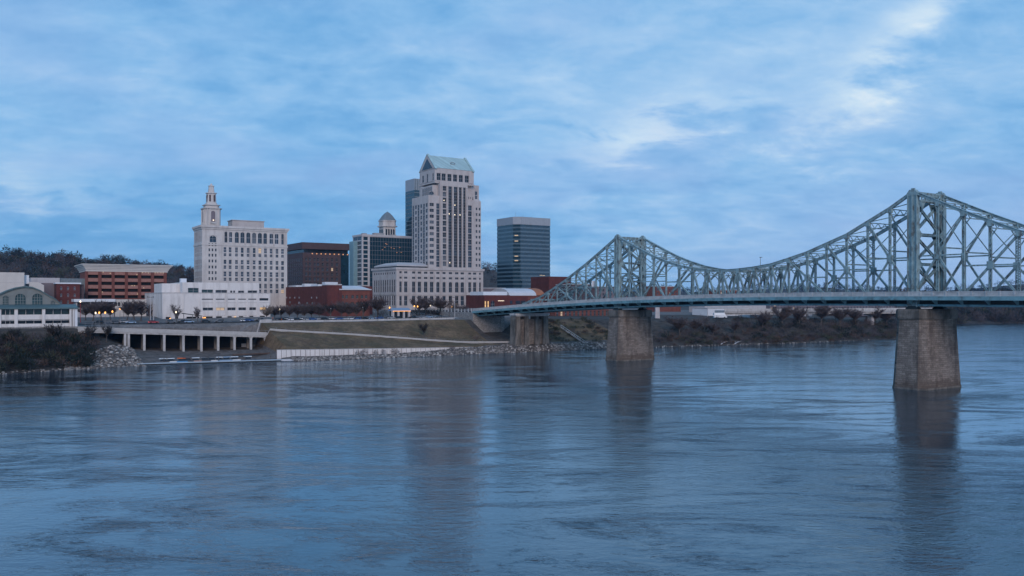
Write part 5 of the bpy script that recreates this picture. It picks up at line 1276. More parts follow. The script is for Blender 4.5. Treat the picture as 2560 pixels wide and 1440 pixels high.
# stair beside the column pier
a = Vector((*at_w(1402, 36), 0)); a.z = gz(a.x, a.y)+.6; b = Vector((*at_w(1462, 9), 0)); b.z = gz(b.x, b.y)+.3
t = thing('river_stair', 'long straight stair down the bank beside the column pier', 'stairs', a)
mb = MB(); n = 26; dv = b-a
for k in range(n): q = dv*k/n; q2 = dv*(k+1)/n; mb.box(min(q.x, q2.x), max(q.x, q2.x), (q.y+q2.y)/2-1.2, (q.y+q2.y)/2+1.2, q2.z-.6, q.z-.05)
mb.build('steps', M['conc'], t)
mb = MB(); mb.beam(Vector((0, -1.3, 1.1)), dv+Vector((0, -1.3, 1.1)), .15, .15)
for k in range(0, n, 3): q = dv*k/n; mb.box(q.x-.05, q.x+.05, q.y-1.35, q.y-1.25, q.z-.2, q.z+1.1)
mb.build('handrail', M['whitemetal'], t)
# concrete overpass on the far bank
a, b = P(1985, 773, 600), P(2262, 772, 640); d = (b-a); ln = d.length; ov = math.atan2(d.y, d.x)
t = thing('road_overpass', 'grey concrete road overpass on twin piers above the wooded bank', 'overpass', (a.x, a.y, 0), ov)
mb = MB(); mb.box(-60, ln+30, 0, 11, a.z-2.3, a.z-.6); mb.build('deck', M['conc'], t)
mb = MB(); mb.box(-60, ln+30, -.3, -.003, a.z-1.4, a.z+.5); mb.build('parapet', M['conc'], t)
mb = MB()
for y in (1.5, 5.5, 9.5): mb.box(-60, ln+30, y-.3, y+.3, a.z-3.7, a.z-2.303)
mb.build('girders', M['conc'], t)
for px in (2012, 2027, 2190):
    r = (px-1280)/F; q = (r*a.y-a.x)/(d.x/ln-r*d.y/ln)
    mb = MB(); mb.box(q-1.3, q+1.3, 3, 7, 0, a.z-3.71); mb.box(q-1.6, q+1.6, .5, 10.5, a.z-5.2, a.z-3.703); mb.build('pier', M['greyren'], t)
# tall pale post beyond the far-bank pier
x, y = at_w(1643, 62); t = thing('concrete_post', 'tall pale concrete pillar just right of the city side pier', 'pillar', (x, y, gz(x, y)-1))
mb = MB(); mb.loft([[(a*1.5*k, b*1.5*k, z) for a, b in ((-1, -1), (1, -1), (1, 1), (-1, 1))] for k, z in ((1.0, 0), (.85, 10))]); mb.build('shaft', M['greyren'], t)
mb = MB(); mb.box(-2, 2, -2, 2, 10.003, 11); mb.build('cap', M['greyren'], t)

# ------------------------------------------------------------------ rocks, brush
def rocks(name, label, items):
    mb = MB()
    for x, y, z, r in items:
        n = 6; ph = random.random()*6
        f = [random.uniform(.7, 1.2) for _ in range(n)]
        mb.loft([[(x+r*k*f[i]*math.cos(ph+6.283*i/n), y+r*k*f[i]*math.sin(ph+6.283*i/n), z+r*h+random.uniform(-.1, .1)*r) for i in range(n)] for k, h in ((.8, -.5), (1.0, .05), (.55, random.uniform(.35, .6)))], random.choices((0, 1, 2), (3, 4, 1.1))[0])
    return kind(mb.build(name, [M['rock'], M['rockdark'], M['rockpale']]), 'stuff', label)
it = []
for _ in range(3600):
    u = random.uniform(122, 305); wv = random.triangular(-1.5, 13 if u > 172 else 10.5, 2)
    if (246 < u < 262 and wv > 6) or (u < 208 and wv > 9): continue
    x, y = xy(u, float(shore(u))+wv); it.append((x, y, max(hgt(u, wv), -.3)+.1, random.uniform(.3, .75)))
rocks('riprap', 'grey rock riprap along the waterline from the river wall to the city side pier', it)
it = []
for _ in range(2000):
    u = random.uniform(30, 62); wv = random.uniform(-1, 34)
    x, y = xy(u, float(shore(u))+wv); pz_ = hgt(u, wv); ppx = 1280+F*x/y; ppy = HZ+F*(H-pz_)/y
    lim = np.interp(ppx, [160, 230, 290, 330, 365], [912, 878, 863, 870, 892])
    if 160 < ppx < 368 and ppy > lim: it.append((x, y, max(pz_, -.3)+.1, random.uniform(.3, .95)))
rocks('rock_pile', 'pale tumbled boulders spilling to the water left of the viaduct', it)
it = []
for _ in range(260):
    u = random.triangular(318, 520, 330); wv = random.uniform(-.5, 1.6); x, y = xy(u, float(shore(u))+wv); it.append((x, y, max(hgt(u, wv), 0)+.05, random.uniform(.2, .6)))
for _ in range(90):
    u = random.uniform(5, 40); wv = random.uniform(-.5, 2.5); x, y = xy(u, float(shore(u))+wv); it.append((x, y, max(hgt(u, wv), 0)+.05, random.uniform(.2, .6)))
rocks('shore_rocks', 'scattered pale stones at the foot of the brushy bank', it)

def brush(name, label, spots, mats, weights):
    mb = MB()
    for x, y, z, r, h, m in spots:
        if m is None: m = random.choices(range(len(mats)), weights)[0]
        for _ in range(random.randint(2, 4)):
            slivers(mb, (x+random.uniform(-.5, .5)*r, y+random.uniform(-.5, .5)*r, z+h*random.uniform(.25, .6)), r*.8, h*.42, 34, h*.34, max(.12, h*.03) if m < 2 else max(.3, h*.08), m, .5, .15)
        if h > 4:
            for _ in range(3): p = Vector((x+random.uniform(-.4, .4)*r, y, z-.3)); mb.tube(p, p+Vector((random.uniform(-.3, .3)*h, random.uniform(-.2, .2)*h, h*.9)), .12, .04, 3, 0)
    return kind(mb.build(name, mats), 'stuff', label)
def spots_on(n, u0, u1, w0, w1, r, h, clear=None):
    o = []
    for _ in range(n):
        u = random.uniform(u0, u1); wv = random.uniform(w0, w1); x, y = xy(u, float(shore(u))+wv)
        if clear and clear(u, wv, x, y): continue
        k = random.uniform(.55, 1.25); o.append((x, y, hgt(u, wv), r*k, h*k, None))
    return o
BM = [M['twig'], M['twigdark'], M['evergreen'], M['rust'], M['drygreen']]
brush('brush', 'dark tangled brush on the steep bank under the arched hall terraces', spots_on(330, -15, 47, 1.5, 33, 2.6, 4.2, lambda u, w_, x, y: (1280+F*x/y) > 240 and w_ < 20), BM, [3, 6, 5, 1, 1])
brush('brush', 'purple brown brush and saplings filling the bank right of the city side pier', spots_on(460, 318, 640, 3, 33, 2.8, 3.6, lambda u, w_, x, y: math.sin(u*.13)+math.sin(u*.31+w_*.2) > .9)+spots_on(110, 395, 640, 28, 48, 3, 4.6), BM, [8, 6, 2, 1.2, 1])
brush('brush', 'low dry scrub under the trees along the right bank waterline', spots_on(330, 322, 640, 1, 14, 2.2, 2.2), BM, [4, 2, 0, 3, 2])
brush('brush', 'dull scrub on the steep bank between column pier and city side pier', spots_on(120, 266, 318, 12, 50, 2.2, 2.0, lambda u, w_, x, y: random.random() < .2), BM, [2, 1, 1, 1, 6])
brush('brush', 'hazy dense winter trees low along the far shore right of the near pier', spots_on(420, 880, 1120, 1, 75, 6, 11), BM, [6, 5, 2, 1, 1])
brush('brush', 'thin leafless weeds at the foot of the panelled river wall', [(*at_w(px, 9.5), 1.0, 1.2, 2.6, 0) for px in (895, 903, 915, 940, 960, 985, 990, 1130, 1135)], BM, [1, 0, 0, 0, 0])
brush('brush', 'dark hedges and shrubs below the colonnaded base of the tallest tower', [(x, y, gz(x, y), 2.4, 4.5, random.choice((1, 2, 1))) for x, y in (at_w(px, wv) for px, wv in ((1022, 84), (1034, 85), (1046, 90), (1060, 92), (1072, 90), (1086, 92), (1100, 92), (1112, 90), (1148, 84), (1158, 84), (1172, 78), (1182, 78), (1192, 78), (1012, 82), (960, 84), (948, 86)))], BM, [1, 1, 1, 1, 1])
brush('brush', 'dark bushes in the gap under the end of the viaduct', [(x, y, gz(x, y), 1.8, 2.6, random.choice((1, 2))) for x, y in (at_w(px, 50) for px in (250, 258, 266, 275, 284, 292))], BM, [0, 1, 1, 0, 0])

# ------------------------------------------------------------------ single trees
def tree_proto(name, seed, h, rr, twigm, style='round', loc=(0, 0, 0), label='', group=None):
    rs = random.getstate(); random.seed(seed)
    t = thing(name, label, 'tree', loc, 0, group); mb = MB(); cr = MB(); tips = []
    segs = []
    def grow(p, d, l, r, lvl):
        n = 3; q = p
        for k in range(n):
            d = (d+Vector((random.uniform(-1, 1), random.uniform(-1, 1), random.uniform(-.3, .7)))*.16).normalized()
            e = q+d*l/n; mb.tube(q, e, r*(1-.5*k/n), r*(1-.5*(k+1)/n), 5 if lvl < 1 else 3)
            segs.append((q, e, lvl)); 
            if lvl < 2 and (lvl > 0 or k == n-1):
                for _ in range((8 if lvl == 0 else 3) if style == 'round' else (6 if lvl == 0 else 3)):
                    a = random.uniform(0, 6.283); el = random.uniform(.05, 1.5) if style == 'round' else random.uniform(.6, 2.2)
                    dd = (Vector((math.cos(a), math.sin(a), el))+d*.5).normalized()
                    grow(q+(e-q)*random.uniform(.2, 1.0), dd, l*(1.25 if lvl == 0 else .55)*random.uniform(.7, 1.1), r*.5, lvl+1)
            q = e
    grow(Vector((0, 0, -.4)), Vector((random.uniform(-.05, .05), 0, 1)), h*.34, h*.024, 0)
    for q, e, lv in segs:
        if lv == 0: continue
        for _ in range((8 if lv == 1 else 7) if style == 'round' else (3 if lv == 1 else 4)):
            d = (e-q).normalized(); o = q+(e-q)*random.random()
            g = (d*.8+Vector((random.uniform(-1, 1), random.uniform(-1, 1), random.uniform(-.4, .9)))).normalized(); s_ = g.orthogonal().normalized(); a_ = random.uniform(0, 6.28)
            s_ = s_*math.cos(a_)+g.cross(s_)*math.sin(a_); l = h*random.uniform(.08, .17); wd = h*.006
            cr.add([o-s_*wd, o+s_*wd, o+g*l+s_*wd*.2, o+g*l-s_*wd*.2], [(0, 1, 2, 3)])
    random.setstate(rs)
    mb.build('trunk', M['bark'], t); cr.build('crown', M[twigm], t); return t
protos = []
TREES = [  # px, foot distance inland, height m, kind, label
 (214,96,10,0,'leafless street tree left of the others below the pale pavilion roof'),(232,90,10,0,'bushy leafless tree under the middle of the pavilion fascia'),(254,92,11,0,'wide leafless tree in front of the pavilion arches'),(276,96,10,0,'leafless purple tree under the round stone arches'),(318,92,10.5,0,'dark rounded leafless tree right of the arched stone end'),(336,84,12,0,'broad leafless tree against the left corner of the white building'),(352,88,11,0,'leafless tree touching the bluish side wall of the white building'),
 (374,84,8,1,'thin tree beside the pole before the bluish side wall'),(443,70,9.5,1,'lone bare fan shaped tree standing before the blank white wall'),(495,72,8,1,'small bare tree beside the slanted awning of the white building'),(664,70,9,2,'pale tan bare tree at the right end of the white building'),
 (686,80,8.5,0,'bare tree at the left end of the brick building side wall'),(703,84,8.5,0,'bluish bare tree second from the white building along the brick wall'),(722,78,9,0,'bare tree near the small orange figure by the brick side wall'),(742,78,9.5,0,'bare tree below the pale windows of the brick side wall'),(762,76,9,0,'bare tree before the middle of the brick side wall'),(780,78,9.5,0,'bare tree just left of the rounded brick corner'),(799,74,10,0,'forked bare tree in front of the rounded brick corner'),(826,70,10,3,'upright bare tree with dark trunk right under the rounded corner'),(855,72,11,0,'spreading bare tree before the left windows of the brick front'),(872,70,10.5,0,'spreading bare tree before the middle windows of the brick front'),(893,70,10.5,0,'bare tree before the right windows of the brick front'),(908,68,11.5,3,'dark trunked bare tree near the right end of the brick front'),(944,88,14,0,'tall purple bare tree between the brick front and the colonnaded base'),
 (1050,96,12,0,'bare tree before the third bay of the colonnaded base'),(1066,98,12.5,0,'bare tree before the middle left of the colonnaded base'),(1104,100,12.5,0,'bare tree before the middle of the colonnaded base'),(1128,92,9,2,'small tan bare tree beside the forked pole under the colonnaded base'),(1160,84,8,0,'reddish bare tree left of the stone abutment'),
 (1061,30,8.5,3,'single bare many-stemmed tree alone on the open lawn'),(1188,22,5,2,'small willowy yellowish sapling by the foot of the path'),
 (1700,20,10,0,'bare bank tree closest to the right side of the city side pier'),(1735,22,8,0,'bare bank tree below the open dirt patch'),(1782,18,7.5,0,'bare bank tree beneath the white industrial building'),(1835,20,8,0,'bare bank tree below the small blue shed'),(1905,30,10,0,'tall bare bank tree left of the overpass twin piers'),(1958,34,13,0,'tall bare bank tree touching the left end of the overpass'),(1998,34,13,0,'tall bare bank tree just left of the pale overpass pier'),(2052,38,13,0,'tall bare bank tree right of the pale overpass pier'),(2098,36,12,0,'bare bank tree under the middle of the overpass'),(2140,36,12,0,'bare bank tree under the right part of the overpass'),(2185,36,12.5,0,'bare bank tree near the near pier, left one'),(2214,34,12,0,'bare bank tree partly behind the left edge of the near pier'),
 (130,30,9,3,'pale stemmed bare tree in front of the terrace columns of the arched hall'),(40,28,8,3,'thin bare tree left under the arched hall terraces'),(228,26,9,3,'slender bare tree at the left end of the viaduct'),(266,30,8,3,'thin bare tree in front of the viaduct railing')]
pr = [tree_proto('bare_tree', 11, 10, 4, 'twig'), tree_proto('bare_tree', 23, 10, 4, 'twig', 'fan'), tree_proto('bare_tree', 35, 10, 4, 'twigtan'), tree_proto('bare_tree', 47, 10, 3, 'twigdark', 'fan'), tree_proto('bare_tree', 61, 10, 4, 'twig'), tree_proto('bare_tree', 77, 10, 4, 'twig')]
used = set()
for i, (px, wv, h, k, lb) in enumerate(TREES):
    x, y = at_w(px, wv); z = gz(x, y)
    if k == 0: k = (0, 4, 5)[i % 3]
    sc = h/(9.0 if px < 1690 else 7.2)*random.uniform(.95, 1.05); wx = sc*(random.uniform(1.15, 1.45) if k in (0, 4, 5) else random.uniform(.95, 1.15)); grp = 'bare trees on the river bank' if wv < 50 else 'bare street trees along the river road'
    if k not in used:
        used.add(k); o = pr[k]; o.location = (x, y, z); o.rotation_euler = (0, 0, random.uniform(0, 6)); o.scale = (wx, wx, sc); o['label'] = lb; o['group'] = grp
    else: copy_tree(pr[k], (x, y, z), random.uniform(0, 6), (wx, wx, sc), lb, grp)

# ------------------------------------------------------------------ cars
def car_proto(paint, nm='parked_car', van=False, lights=None):
    t = thing(nm, '', 'van' if van else 'car'); L_, Wd = (4.5, 1.8) if not van else (5.6, 2.1); hb = .85 if not van else 1.1; hr = 1.48 if not van else 2.5
    mb = MB()
    prof = [(-L_/2, .35), (-L_/2, hb*.9), (-L_/2+.1, hb), (L_/2-.5, hb), (L_/2, hb*.72), (L_/2, .35)]
    mb.loft([[(a, -Wd/2, b) for a, b in prof], [(a, Wd/2, b) for a, b in prof]])
    top = [(-L_*.40, hr), (L_*.10, hr), (L_*.13, hr-.06), (-L_*.42, hr-.06)] if not van else [(-L_*.48, hr), (L_*.30, hr), (L_*.34, hr-.1), (-L_*.49, hr-.1)]
    mb.loft([[(a, -Wd*.40, b) for a, b in top], [(a, Wd*.40, b) for a, b in top]]); mb.build('body', paint, t)
    gh = [(-L_*.46, hb+.004), (L_*.27, hb+.004), (L_*.11, hr-.064), (-L_*.41, hr-.064)] if not van else [(-L_*.49, hb+.4), (L_*.42, hb+.004), (L_*.32, hr-.104), (-L_*.485, hr-.104)]
    mb = MB(); mb.loft([[(a, -Wd*(.46 if b < hb+.5 else .39), b) for a, b in gh], [(a, Wd*(.46 if b < hb+.5 else .39), b) for a, b in gh]]); mb.build('cabin_glass', paint if van else M['dark'], t)
    for a in (-L_*.30, L_*.30):
        for b in (-Wd/2+.02, Wd/2-.02):
            mb = MB(); n = 10; mb.loft([[(a+.34*math.cos(6.283*i/n), b+e, .34+.34*math.sin(6.283*i/n)) for i in range(n)] for e in (-.11, .11)]); mb.build('wheel', M['tire'], t)
    for b in (-Wd*.36, Wd*.36):
        mb = MB(); mb.box(L_/2, L_/2+.03, b-.16, b+.16, hb*.55, hb*.7); mb.build('headlight', M['lampw'] if lights else M['whitemetal'], t)
        mb = MB(); mb.box(-L_/2-.03, -L_/2, b-.16, b+.16, hb*.62, hb*.85); mb.build('tail_light', M['redlamp'] if lights else M['polered'], t)
    return t
def paint(nm, c): return mat(nm, c, .3, .03, 1.0, spec=.6)
PAINT = {'white': paint('white car paint', (.65, .67, .70)), 'silver': paint('silver car paint', (.36, .38, .41)), 'black': paint('black car paint', (.015, .016, .02)), 'blue': paint('blue car paint', (.05, .12, .32)), 'red': paint('red car paint', (.42, .04, .04)), 'grey': paint('grey car paint', (.11, .115, .13)), 'pale blue': paint('pale blue car paint', (.28, .40, .55))}
BEFORE = {}
CARS = [(246,'black',66,'on the road below the pavilion, leftmost'),(290,'grey',66,'below the round stone arches'),(312,'silver',72,'near the lit street lamps below the arches'),(327,'pale blue',66,'left of the red car'),(384,'red',66,'with lit tail lights before the bluish side wall'),(428,'grey',66,'beside the white building left doorway'),(455,'black',68,'behind the lone fan shaped tree'),(473,'pale blue',66,'parked before the slanted awning'),(515,'black',67,'under the first slit window column'),(548,'grey',66,'before the second garage doorway'),(612,'white',67,'before the arched doorways of the white building'),(622,'blue',67,'beside the white car at the arched doorways'),(648,'grey',67,'before the last doorway of the white building'),
 (694,'grey',68,'at the left end of the brick wall car row'),(705,'black',68,'second in the brick wall car row'),(716,'silver',72,'third in the brick wall car row'),(731,'white',66,'before the pale windows of the brick side wall'),(744,'black',66,'between two white cars by the brick wall'),(757,'white',72,'in the middle of the brick wall car row'),(768,'silver',66,'left of the rounded brick corner'),(781,'blue',66,'just left of the rounded brick corner'),(795,'silver',67,'straight below the rounded brick corner'),(812,'black',66,'right of the rounded brick corner'),(832,'white',68,'before the left edge of the brick front'),(846,'blue',66,'before the first front windows'),(862,'silver',67,'under the arched front windows'),(878,'white',66,'before the middle front windows'),(892,'blue',66,'before the right front windows'),(912,'black',66,'at the right end of the brick front'),(930,'pale blue',66,'past the right end of the brick front'),(948,'blue',66,'at the left end of the colonnaded base'),(978,'silver',66,'before the small kiosk'),(996,'black',66,'just right of the small kiosk'),(1030,'black',66,'under the dark shrubs left'),(1058,'silver',66,'below the middle of the colonnaded base'),(1072,'pale blue',67,'near the orange lit spot below the colonnaded base'),(1096,'grey',66,'toward the right of the colonnaded base')]
for i, (px, c, wv, wh) in enumerate(CARS):
    x, y = at_w(px, wv); z = gz(x, y)+.27; lb = f'{c} car parked {wh}' if 'lit tail' not in wh else f'{c} car {wh}'
    rz = ANG + (math.pi if i % 3 == 0 else 0)
    if c not in BEFORE:
        o = car_proto(PAINT[c], lights=(c == 'red')); BEFORE[c] = o; o.location = (x, y, z); o.rotation_euler = (0, 0, rz); o['label'] = lb; o['group'] = 'cars along the river road'
    else: copy_tree(BEFORE[c], (x, y, z), rz, (1, 1, 1), lb, 'cars along the river road')
x, y = at_w(1800, 62); o = car_proto(PAINT['white'], 'box_van', True); o.location = (x, y, gz(x, y)+.1); o.rotation_euler = (0, 0, ANG-.5); o.scale = (1.6, 1.5, 1.5); o['label'] = 'tall white box van parked by the white industrial building'

# ------------------------------------------------------------------ lamps, kiosk, poles
def lamp_proto(h, bulb, polem, arm=False):
    t = thing('street_lamp', '', 'street lamp'); mb = MB(); mb.tube((0, 0, -.3), (0, 0, h), .13, .08, 6); mb.tube((0, 0, -.3), (0, 0, .6), .24, .2, 6); mb.build('pole', polem, t)
    mb = MB(); mb.loft([[(.36*k*math.cos(6.283*i/8), .36*k*math.sin(6.283*i/8), h+z) for i in range(8)] for k, z in ((.3, 0), (.95, .25), (1.0, .6), (.5, .95), (.1, 1.05))]); mb.build('lantern', bulb, t); return t
LP = {'o': lamp_proto(5.0, M['lamp'], M['poleg']), 'w': lamp_proto(5.0, M['lampw'], M['poleg']), 'r': lamp_proto(9.5, M['lampw'], M['polered'])}
LAMPS = [(201,80,'r','tall red lamp post with pale lantern beside the arched hall'),(239,62,'w','white lit lamp left of the pair below the pavilion'),(248,64,'o','orange lamp, left one of the pair below the pavilion'),(263,64,'o','orange lamp, right one of the pair below the pavilion'),(281,74,'o','orange lamp under the pavilion arches'),(300,98,'o','orange lamp deep in the street left of the dark tree'),(309,100,'w','pale lamp deep in the street between the dark trees'),(316,98,'o','orange lamp deep in the street behind the dark tree'),(332,96,'o','orange lamp right of the dark rounded tree'),(440,67,'w','lit lamp at the foot of the lone fan shaped tree'),(699,78,'w','white lamp at the left of the brick side wall'),(974,84,'o','orange lamp left of the kiosk'),(1036,96,'o','orange lamp right of the kiosk by the colonnaded base'),(1076,98,'w','yellow white lamp before the middle of the colonnaded base'),(1130,92,'o','orange lamp beside the forked pole'),(932,104,'w','white lamp at the gap between brick front and colonnaded base'),(1044,92,'o','orange lamp behind the dark shrubs')]
seen = set()
for px, wv, k, lb in LAMPS:
    x, y = at_w(px, wv); z = gz(x, y)
    if k not in seen: seen.add(k); o = LP[k]; o.location = (x, y, z); o['label'] = lb; o['group'] = 'lit street lamps'
    else: copy_tree(LP[k], (x, y, z), 0, (1, 1, 1), lb, 'lit street lamps')
x, y = at_w(999, 74); t = thing('kiosk', 'small blue roofed open kiosk below the left of the colonnaded base', 'kiosk', (x, y, gz(x, y)), ANG)
mb = MB(); mb.loft([[(-6, -3, 4.2), (6, -3, 4.2), (6, 3, 4.2), (-6, 3, 4.2)], [(-5.2, -.6, 5.9), (5.2, -.6, 5.9), (5.2, .6, 5.9), (-5.2, .6, 5.9)]]); mb.build('roof', paint('blue kiosk roof', (.16, .22, .32)), t)
for a in (-5, -1.7, 1.7, 5):
    mb = MB(); mb.box(a-.55, a+.55, -2.4, -1.4, -.3, 4.196); mb.build('pillar', M['greyren'], t)
mb = MB(); mb.box(-5.2, 5.2, 1.5, 2.2, -.3, 4.196); mb.build('rear_wall', M['dark'], t)
mb = MB(); mb.box(-5.6, 5.6, -2.9, -2.82, 4.0, 4.19); mb.build('light_strip', M['lamp'], t)
for px, wv, h, lb, arm in ((979, 70, 13, 'tall pale flagpole left of the kiosk', 0), (376, 74, 14, 'tall utility pole before the bluish side wall', 1), (384, 75, 13, 'slimmer utility pole beside the bluish side wall', 0), (1123, 70, 10, 'wooden pole left of the tan tree below the colonnaded base', 1), (1137, 70, 13, 'tall pole carrying a cross arm before the colonnaded base', 1), (827, 58, 7, 'short dark post at the lawn edge under the rounded corner', 0), (907, 58, 7.5, 'dark post at the lawn edge below the brick front', 0), (936, 58, 5, 'short dark post at the lawn edge right of the brick front', 0), (1769, 62, 13, 'pale pole left of the white industrial building', 0)):
    x, y = at_w(px, wv); t = thing('utility_pole', lb, 'pole', (x, y, gz(x, y)-.4), ANG); mb = MB(); mb.tube((0, 0, 0), (0, 0, h), .2, .13, 6); mb.build('pole', M['bark'] if 'dark' in lb or 'wood' in lb else M['greyren'], t)
    mb = MB()
    if arm: mb.box(-1.6, 1.6, -.1, .1, h-1.2, h-.95); mb.tube((-1.3, 0, h-.95), (-1.3, 0, h-.5), .1, .1); mb.tube((1.3, 0, h-.95), (1.3, 0, h-.5), .1, .1); mb.build('cross_arm', M['bark'], t)
    else: mb.tube((0, 0, h+.003), (0, 0, h+.3), .22, .1, 6); mb.build('finial', M['greyren'], t)
# slanted dark awning by the white building
x, y = at_w(482, 78); t = thing('awning', 'dark slanted canopy sheltering the left doorway of the white building', 'awning', (x, y, gz(x, y)), ANG)
mb = MB(); mb.loft([[(-5, -2, 4.0), (4, -2, 2.7), (4, 2, 2.7), (-5, 2, 4.0)], [(-5, -2, 4.4), (4, -2, 3.0), (4, 2, 3.0), (-5, 2, 4.4)]]); mb.build('canopy', M['steeldark'], t)
for a, h in ((-4.8, 4.0), (-.5, 3.35), (3.8, 2.7)):
    mb = MB(); mb.box(a-.12, a+.12, -1.9, -1.66, -.3, h); mb.build('post', M['poleg'], t)
# people in orange by the parked cars
def person(lb, px, wv, topm):
    x, y = at_w(px, wv); t = thing('person', lb, 'person', (x, y, gz(x, y)+.3), random.uniform(0, 6))
    me = bpy.data.meshes.new('body'); J = [(0,0,.95),(0,0,1.2),(0,0,1.45),(0,0,1.55),(0,.02,1.68),(.1,0,.9),(.12,.03,.5),(.12,0,.06),(.12,-.14,.04),(-.1,0,.9),(-.14,.08,.5),(-.15,.12,.06),(-.15,-.02,.04),(.2,0,1.42),(.26,.02,1.15),(.27,-.1,.92),(-.2,0,1.42),(-.27,.02,1.15),(-.26,-.08,.92)]
    E = [(0,1),(1,2),(2,3),(3,4),(0,5),(5,6),(6,7),(7,8),(0,9),(9,10),(10,11),(11,12),(2,13),(13,14),(14,15),(2,16),(16,17),(17,18)]
    rad = [.16,.15,.15,.06,.11,.1,.075,.05,.05,.1,.075,.05,.05,.07,.05,.04,.07,.05,.04]
    me.from_pydata(J, E, []); me.materials.append(M['tire']); b = link('body', me, t); b.modifiers.new('s', 'SKIN')
    for v, r in zip(me.skin_vertices[0].data, rad): v.radius = (r, r)
    me.skin_vertices[0].data[0].use_root = True; b.modifiers.new('u', 'SUBSURF').levels = 1
    mb = MB(); mb.loft([[(k*.24*math.cos(6.283*i/10), k*.17*math.sin(6.283*i/10), z) for i in range(10)] for k, z in ((1.0, .8), (1.0, 1.15), (.98, 1.42), (.4, 1.54))]); mb.build('jacket', topm, t)
person('person in a bright orange jacket walking past the brick side wall', 704, 58.5, M['orange']); person('person in a red orange coat by the white building end', 682, 72, M['orange'])
person('person in dark clothes on the lawn edge path near the kiosk', 966, 58.5, M['tire'])
# traffic drums on the bridge walk
cone = None
for s, yy, lb in ((208, 8.6, 'orange traffic cone at the city end of the bridge truss'), (133, 8.7, 'orange traffic cone left of a pair beside the city side tower'), (127, 8.7, 'orange traffic cone right of a pair beside the city side tower')):
    p = bloc(s, yy, zd(s)+.03)
    if cone is None:
        cone = thing('traffic_cone', lb, 'traffic cone', p, 0, 'traffic cones on the bridge'); cone.scale = (1.7, 1.7, 1.7)
        mb = MB(); mb.box(-.3, .3, -.3, .3, 0, .06); mb.build('base', M['tire'], cone)
        mb = MB(); mb.loft([[(.24*k*math.cos(6.283*i/10), .24*k*math.sin(6.283*i/10), z) for i in range(10)] for k, z in ((1, .062), (.15, 1.1))]); mb.build('cone', M['orange'], cone)
        mb = MB(); mb.loft([[(.24*k*math.cos(6.283*i/10), .24*k*math.sin(6.283*i/10), z) for i in range(10)] for k, z in ((.66, .5), (.49, .75))]); mb.build('reflective_band', M['whitemetal'], cone)
    else: copy_tree(cone, p, 0, (1.7, 1.7, 1.7), lb, 'traffic cones on the bridge')
p = bloc(159, 6.2, zd(159)); t = thing('road_sign', 'pale square sign board on a post inside the truss near the city side tower', 'sign', p, BANG)
mb = MB(); mb.tube((0, 0, 0), (0, 0, 9.5), .14, .12, 6); mb.build('post', M['poleg'], t); mb = MB(); mb.box(-.1, .1, -1.6, 1.6, 7.4, 10.2); mb.build('board', M['whitemetal'], t)
p = bloc(66, 0, zd(66)); t = thing('light_mast', 'thin mast rising above the low middle of the bridge', 'mast', p, BANG)
mb = MB(); mb.tube((0, 0, 0), (0, 0, 15.2), .16, .08, 6); mb.build('pole', M['poleg'], t); mb = MB(); mb.box(-.8, .4, -.15, .15, 15.2, 15.4); mb.build('lamp_head', M['poleg'], t)

# ------------------------------------------------------------------ landing stage and moored boats
a, b = P(306, 913.5, 348.9), P(726, 901.5, 376); a.z = b.z = 0; d = b-a; ln = d.length; da = math.atan2(d.y, d.x); dn = Vector((-d.y, d.x, 0)).normalized()
t = thing('floating_dock', 'long low pale blue floating dock along the shore below the viaduct', 'dock', a, da)
mb = MB(); mb.loft([[(0, 0, .1), (0, .4, .1), (0, .4, .55), (0, 0, .55)], [(14, -.9, .1), (14, 2.0, .1), (14, 2.0, .62), (14, -.9, .62)], [(ln, -.9, .1), (ln, 2.0, .1), (ln, 2.0, .62), (ln, -.9, .62)]]); mb.build('deck', paint('pale blue dock paint', (.33, .42, .50)), t)
mb = MB(); mb.box(3, ln, -1.3, -.903, -.4, .35); mb.build('fender', M['tire'], t)
for q in np.arange(16, ln, 11.0):
    mb = MB(); mb.tube((q, 2.2, -2), (q, 2.2, 2.3), .16, .16, 6); mb.build('pile', M['bark'], t)
def boat(c, roofc, lb, px, off, L_=6.5):
    r = (px-1280)/F; q = (r*a.y-a.x)/(d.x/ln-r*d.y/ln); p = a+d.normalized()*q+dn*off
    t = thing('moored_boat', lb, 'boat', p, da, 'boats moored at the floating dock')
    mb = MB(); h = [(-L_/2, -1.0), (L_/2-1.2, -1.1), (L_/2, 0), (L_/2-1.2, 1.1), (-L_/2, 1.0)]
    mb.loft([[(x*.86, y*.75, -.3) for x, y in h], [(x, y, .45) for x, y in h], [(x*1.01, y*1.03, .95) for x, y in h]]); mb.build('hull', c, t)
    mb = MB(); mb.loft([[(x, y, 1.0) for x, y in ((-L_*.25, -.85), (L_*.18, -.85), (L_*.18, .85), (-L_*.25, .85))], [(x, y, 2.0) for x, y in ((-L_*.25, -.8), (L_*.10, -.8), (L_*.10, .8), (-L_*.25, .8))]]); mb.build('cabin', M['dark'], t)
    mb = MB(); mb.box(-L_*.32, L_*.2, -1.05, 1.05, 2.004, 2.2); mb.build('roof', roofc, t)
W_, B_, R_ = PAINT['white'], PAINT['pale blue'], PAINT['grey']
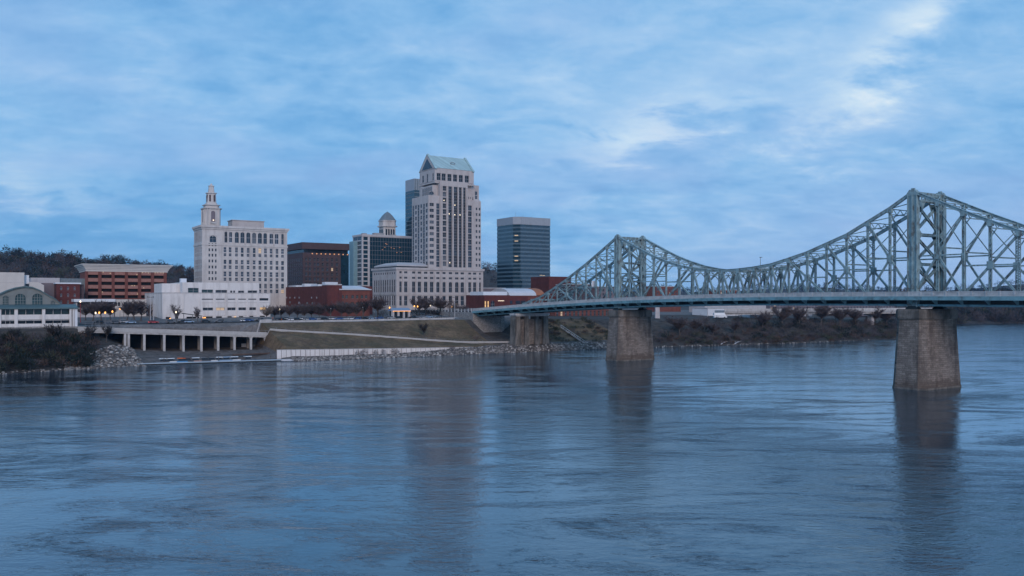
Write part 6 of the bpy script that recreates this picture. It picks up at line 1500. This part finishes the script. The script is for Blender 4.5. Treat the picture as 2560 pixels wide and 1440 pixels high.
for px, c, rc, lb in ((411, R_, W_, 'low grey boat at the left end of the moored row'), (429, W_, W_, 'small white boat second from the left of the moored row'), (457, paint('bright blue hull', (.08, .25, .5)), M['orange'], 'bright blue boat with orange roof in the moored row'), (472, R_, M['brown'], 'grey boat with brown roof right of the bright blue boat'), (492, paint('pinkish hull', (.42, .30, .28)), W_, 'pinkish hulled boat in the middle of the moored row'), (516, R_, R_, 'dark grey boat below the middle viaduct columns'), (533, W_, R_, 'white hulled boat with grey roof right of the middle'), (552, B_, W_, 'pale blue boat with white roof in the moored row'), (570, B_, B_, 'pale blue boat with blue roof near the right end'), (590, W_, W_, 'white boat with red stripe near the right end of the row'), (624, R_, W_, 'grey boat with white roof at the right end of the row')):
    boat(c, rc, lb, px, 4.2)
x, y = at_w(655, 27); t = thing('wooden_boom', 'long brown timber boom beached right of the moored boats', 'timber boom', (x, y, gz(x, y)+.3), da)
mb = MB()
for k in range(3): mb.tube((-13, k*.7, .2), (9+k, k*.7+.3, .5+.12*k), .36, .3, 8)
mb.build('logs', M['rust'], t)
x, y = at_w(718, 2); t = thing('rowing_boat', 'small pale upturned rowing boat at the right end of the dock', 'boat', (x, y, .25), da)
mb = MB(); mb.loft([[(-2.6, -.2, .1), (-2.6, .2, .1), (-2.6, 0, .35)], [(-1.4, -.8, 0), (-1.4, .8, 0), (-1.4, 0, .8)], [(1.2, -.85, 0), (1.2, .85, 0), (1.2, 0, .85)], [(2.8, -.1, .15), (2.8, .1, .15), (2.8, 0, .4)]]); mb.build('hull', M['greyren'], t)
mb = MB(); mb.beam((-2.4, 0, .42), (2.6, 0, .5), .1, .16); mb.build('keel', M['bark'], t)
for px, wv, lb in ((1812, 1.5, 'bleached fallen tree trunk slanting at the right bank waterline'), (1846, 1.2, 'pale blue grey drift log on the right bank waterline')):
    x, y = at_w(px, wv); t = thing('drift_log', lb, 'log', (x, y, gz(x, y)), ANG+.3); mb = MB(); mb.tube((-5, 0, .4), (3, 1.5, 1.4), .35, .16, 7); mb.tube((1, .9, 1.1), (3, -.6, 2.0), .14, .05, 5); mb.tube((-2, .4, .7), (-.5, 1.9, 1.9), .14, .05, 5); mb.build('trunk', M['greyren'], t)

# ------------------------------------------------------------------ evening haze
hz = bpy.data.materials.new('evening haze'); hz.use_nodes = True; t = hz.node_tree; t.nodes.remove(t.nodes['Principled BSDF'])
pv = t.nodes.new('ShaderNodeVolumePrincipled'); pv.inputs['Density'].default_value = 0.00004; pv.inputs['Color'].default_value = (0.30, 0.62, 1.0, 1); pv.inputs['Anisotropy'].default_value = 0.2
t.links.new(pv.outputs[0], t.nodes['Material Output'].inputs['Volume'])
mb = MB(); mb.box(-4500, 7500, -900, 6800, -14, 165); kind(mb.build('haze', hz), 'stuff')
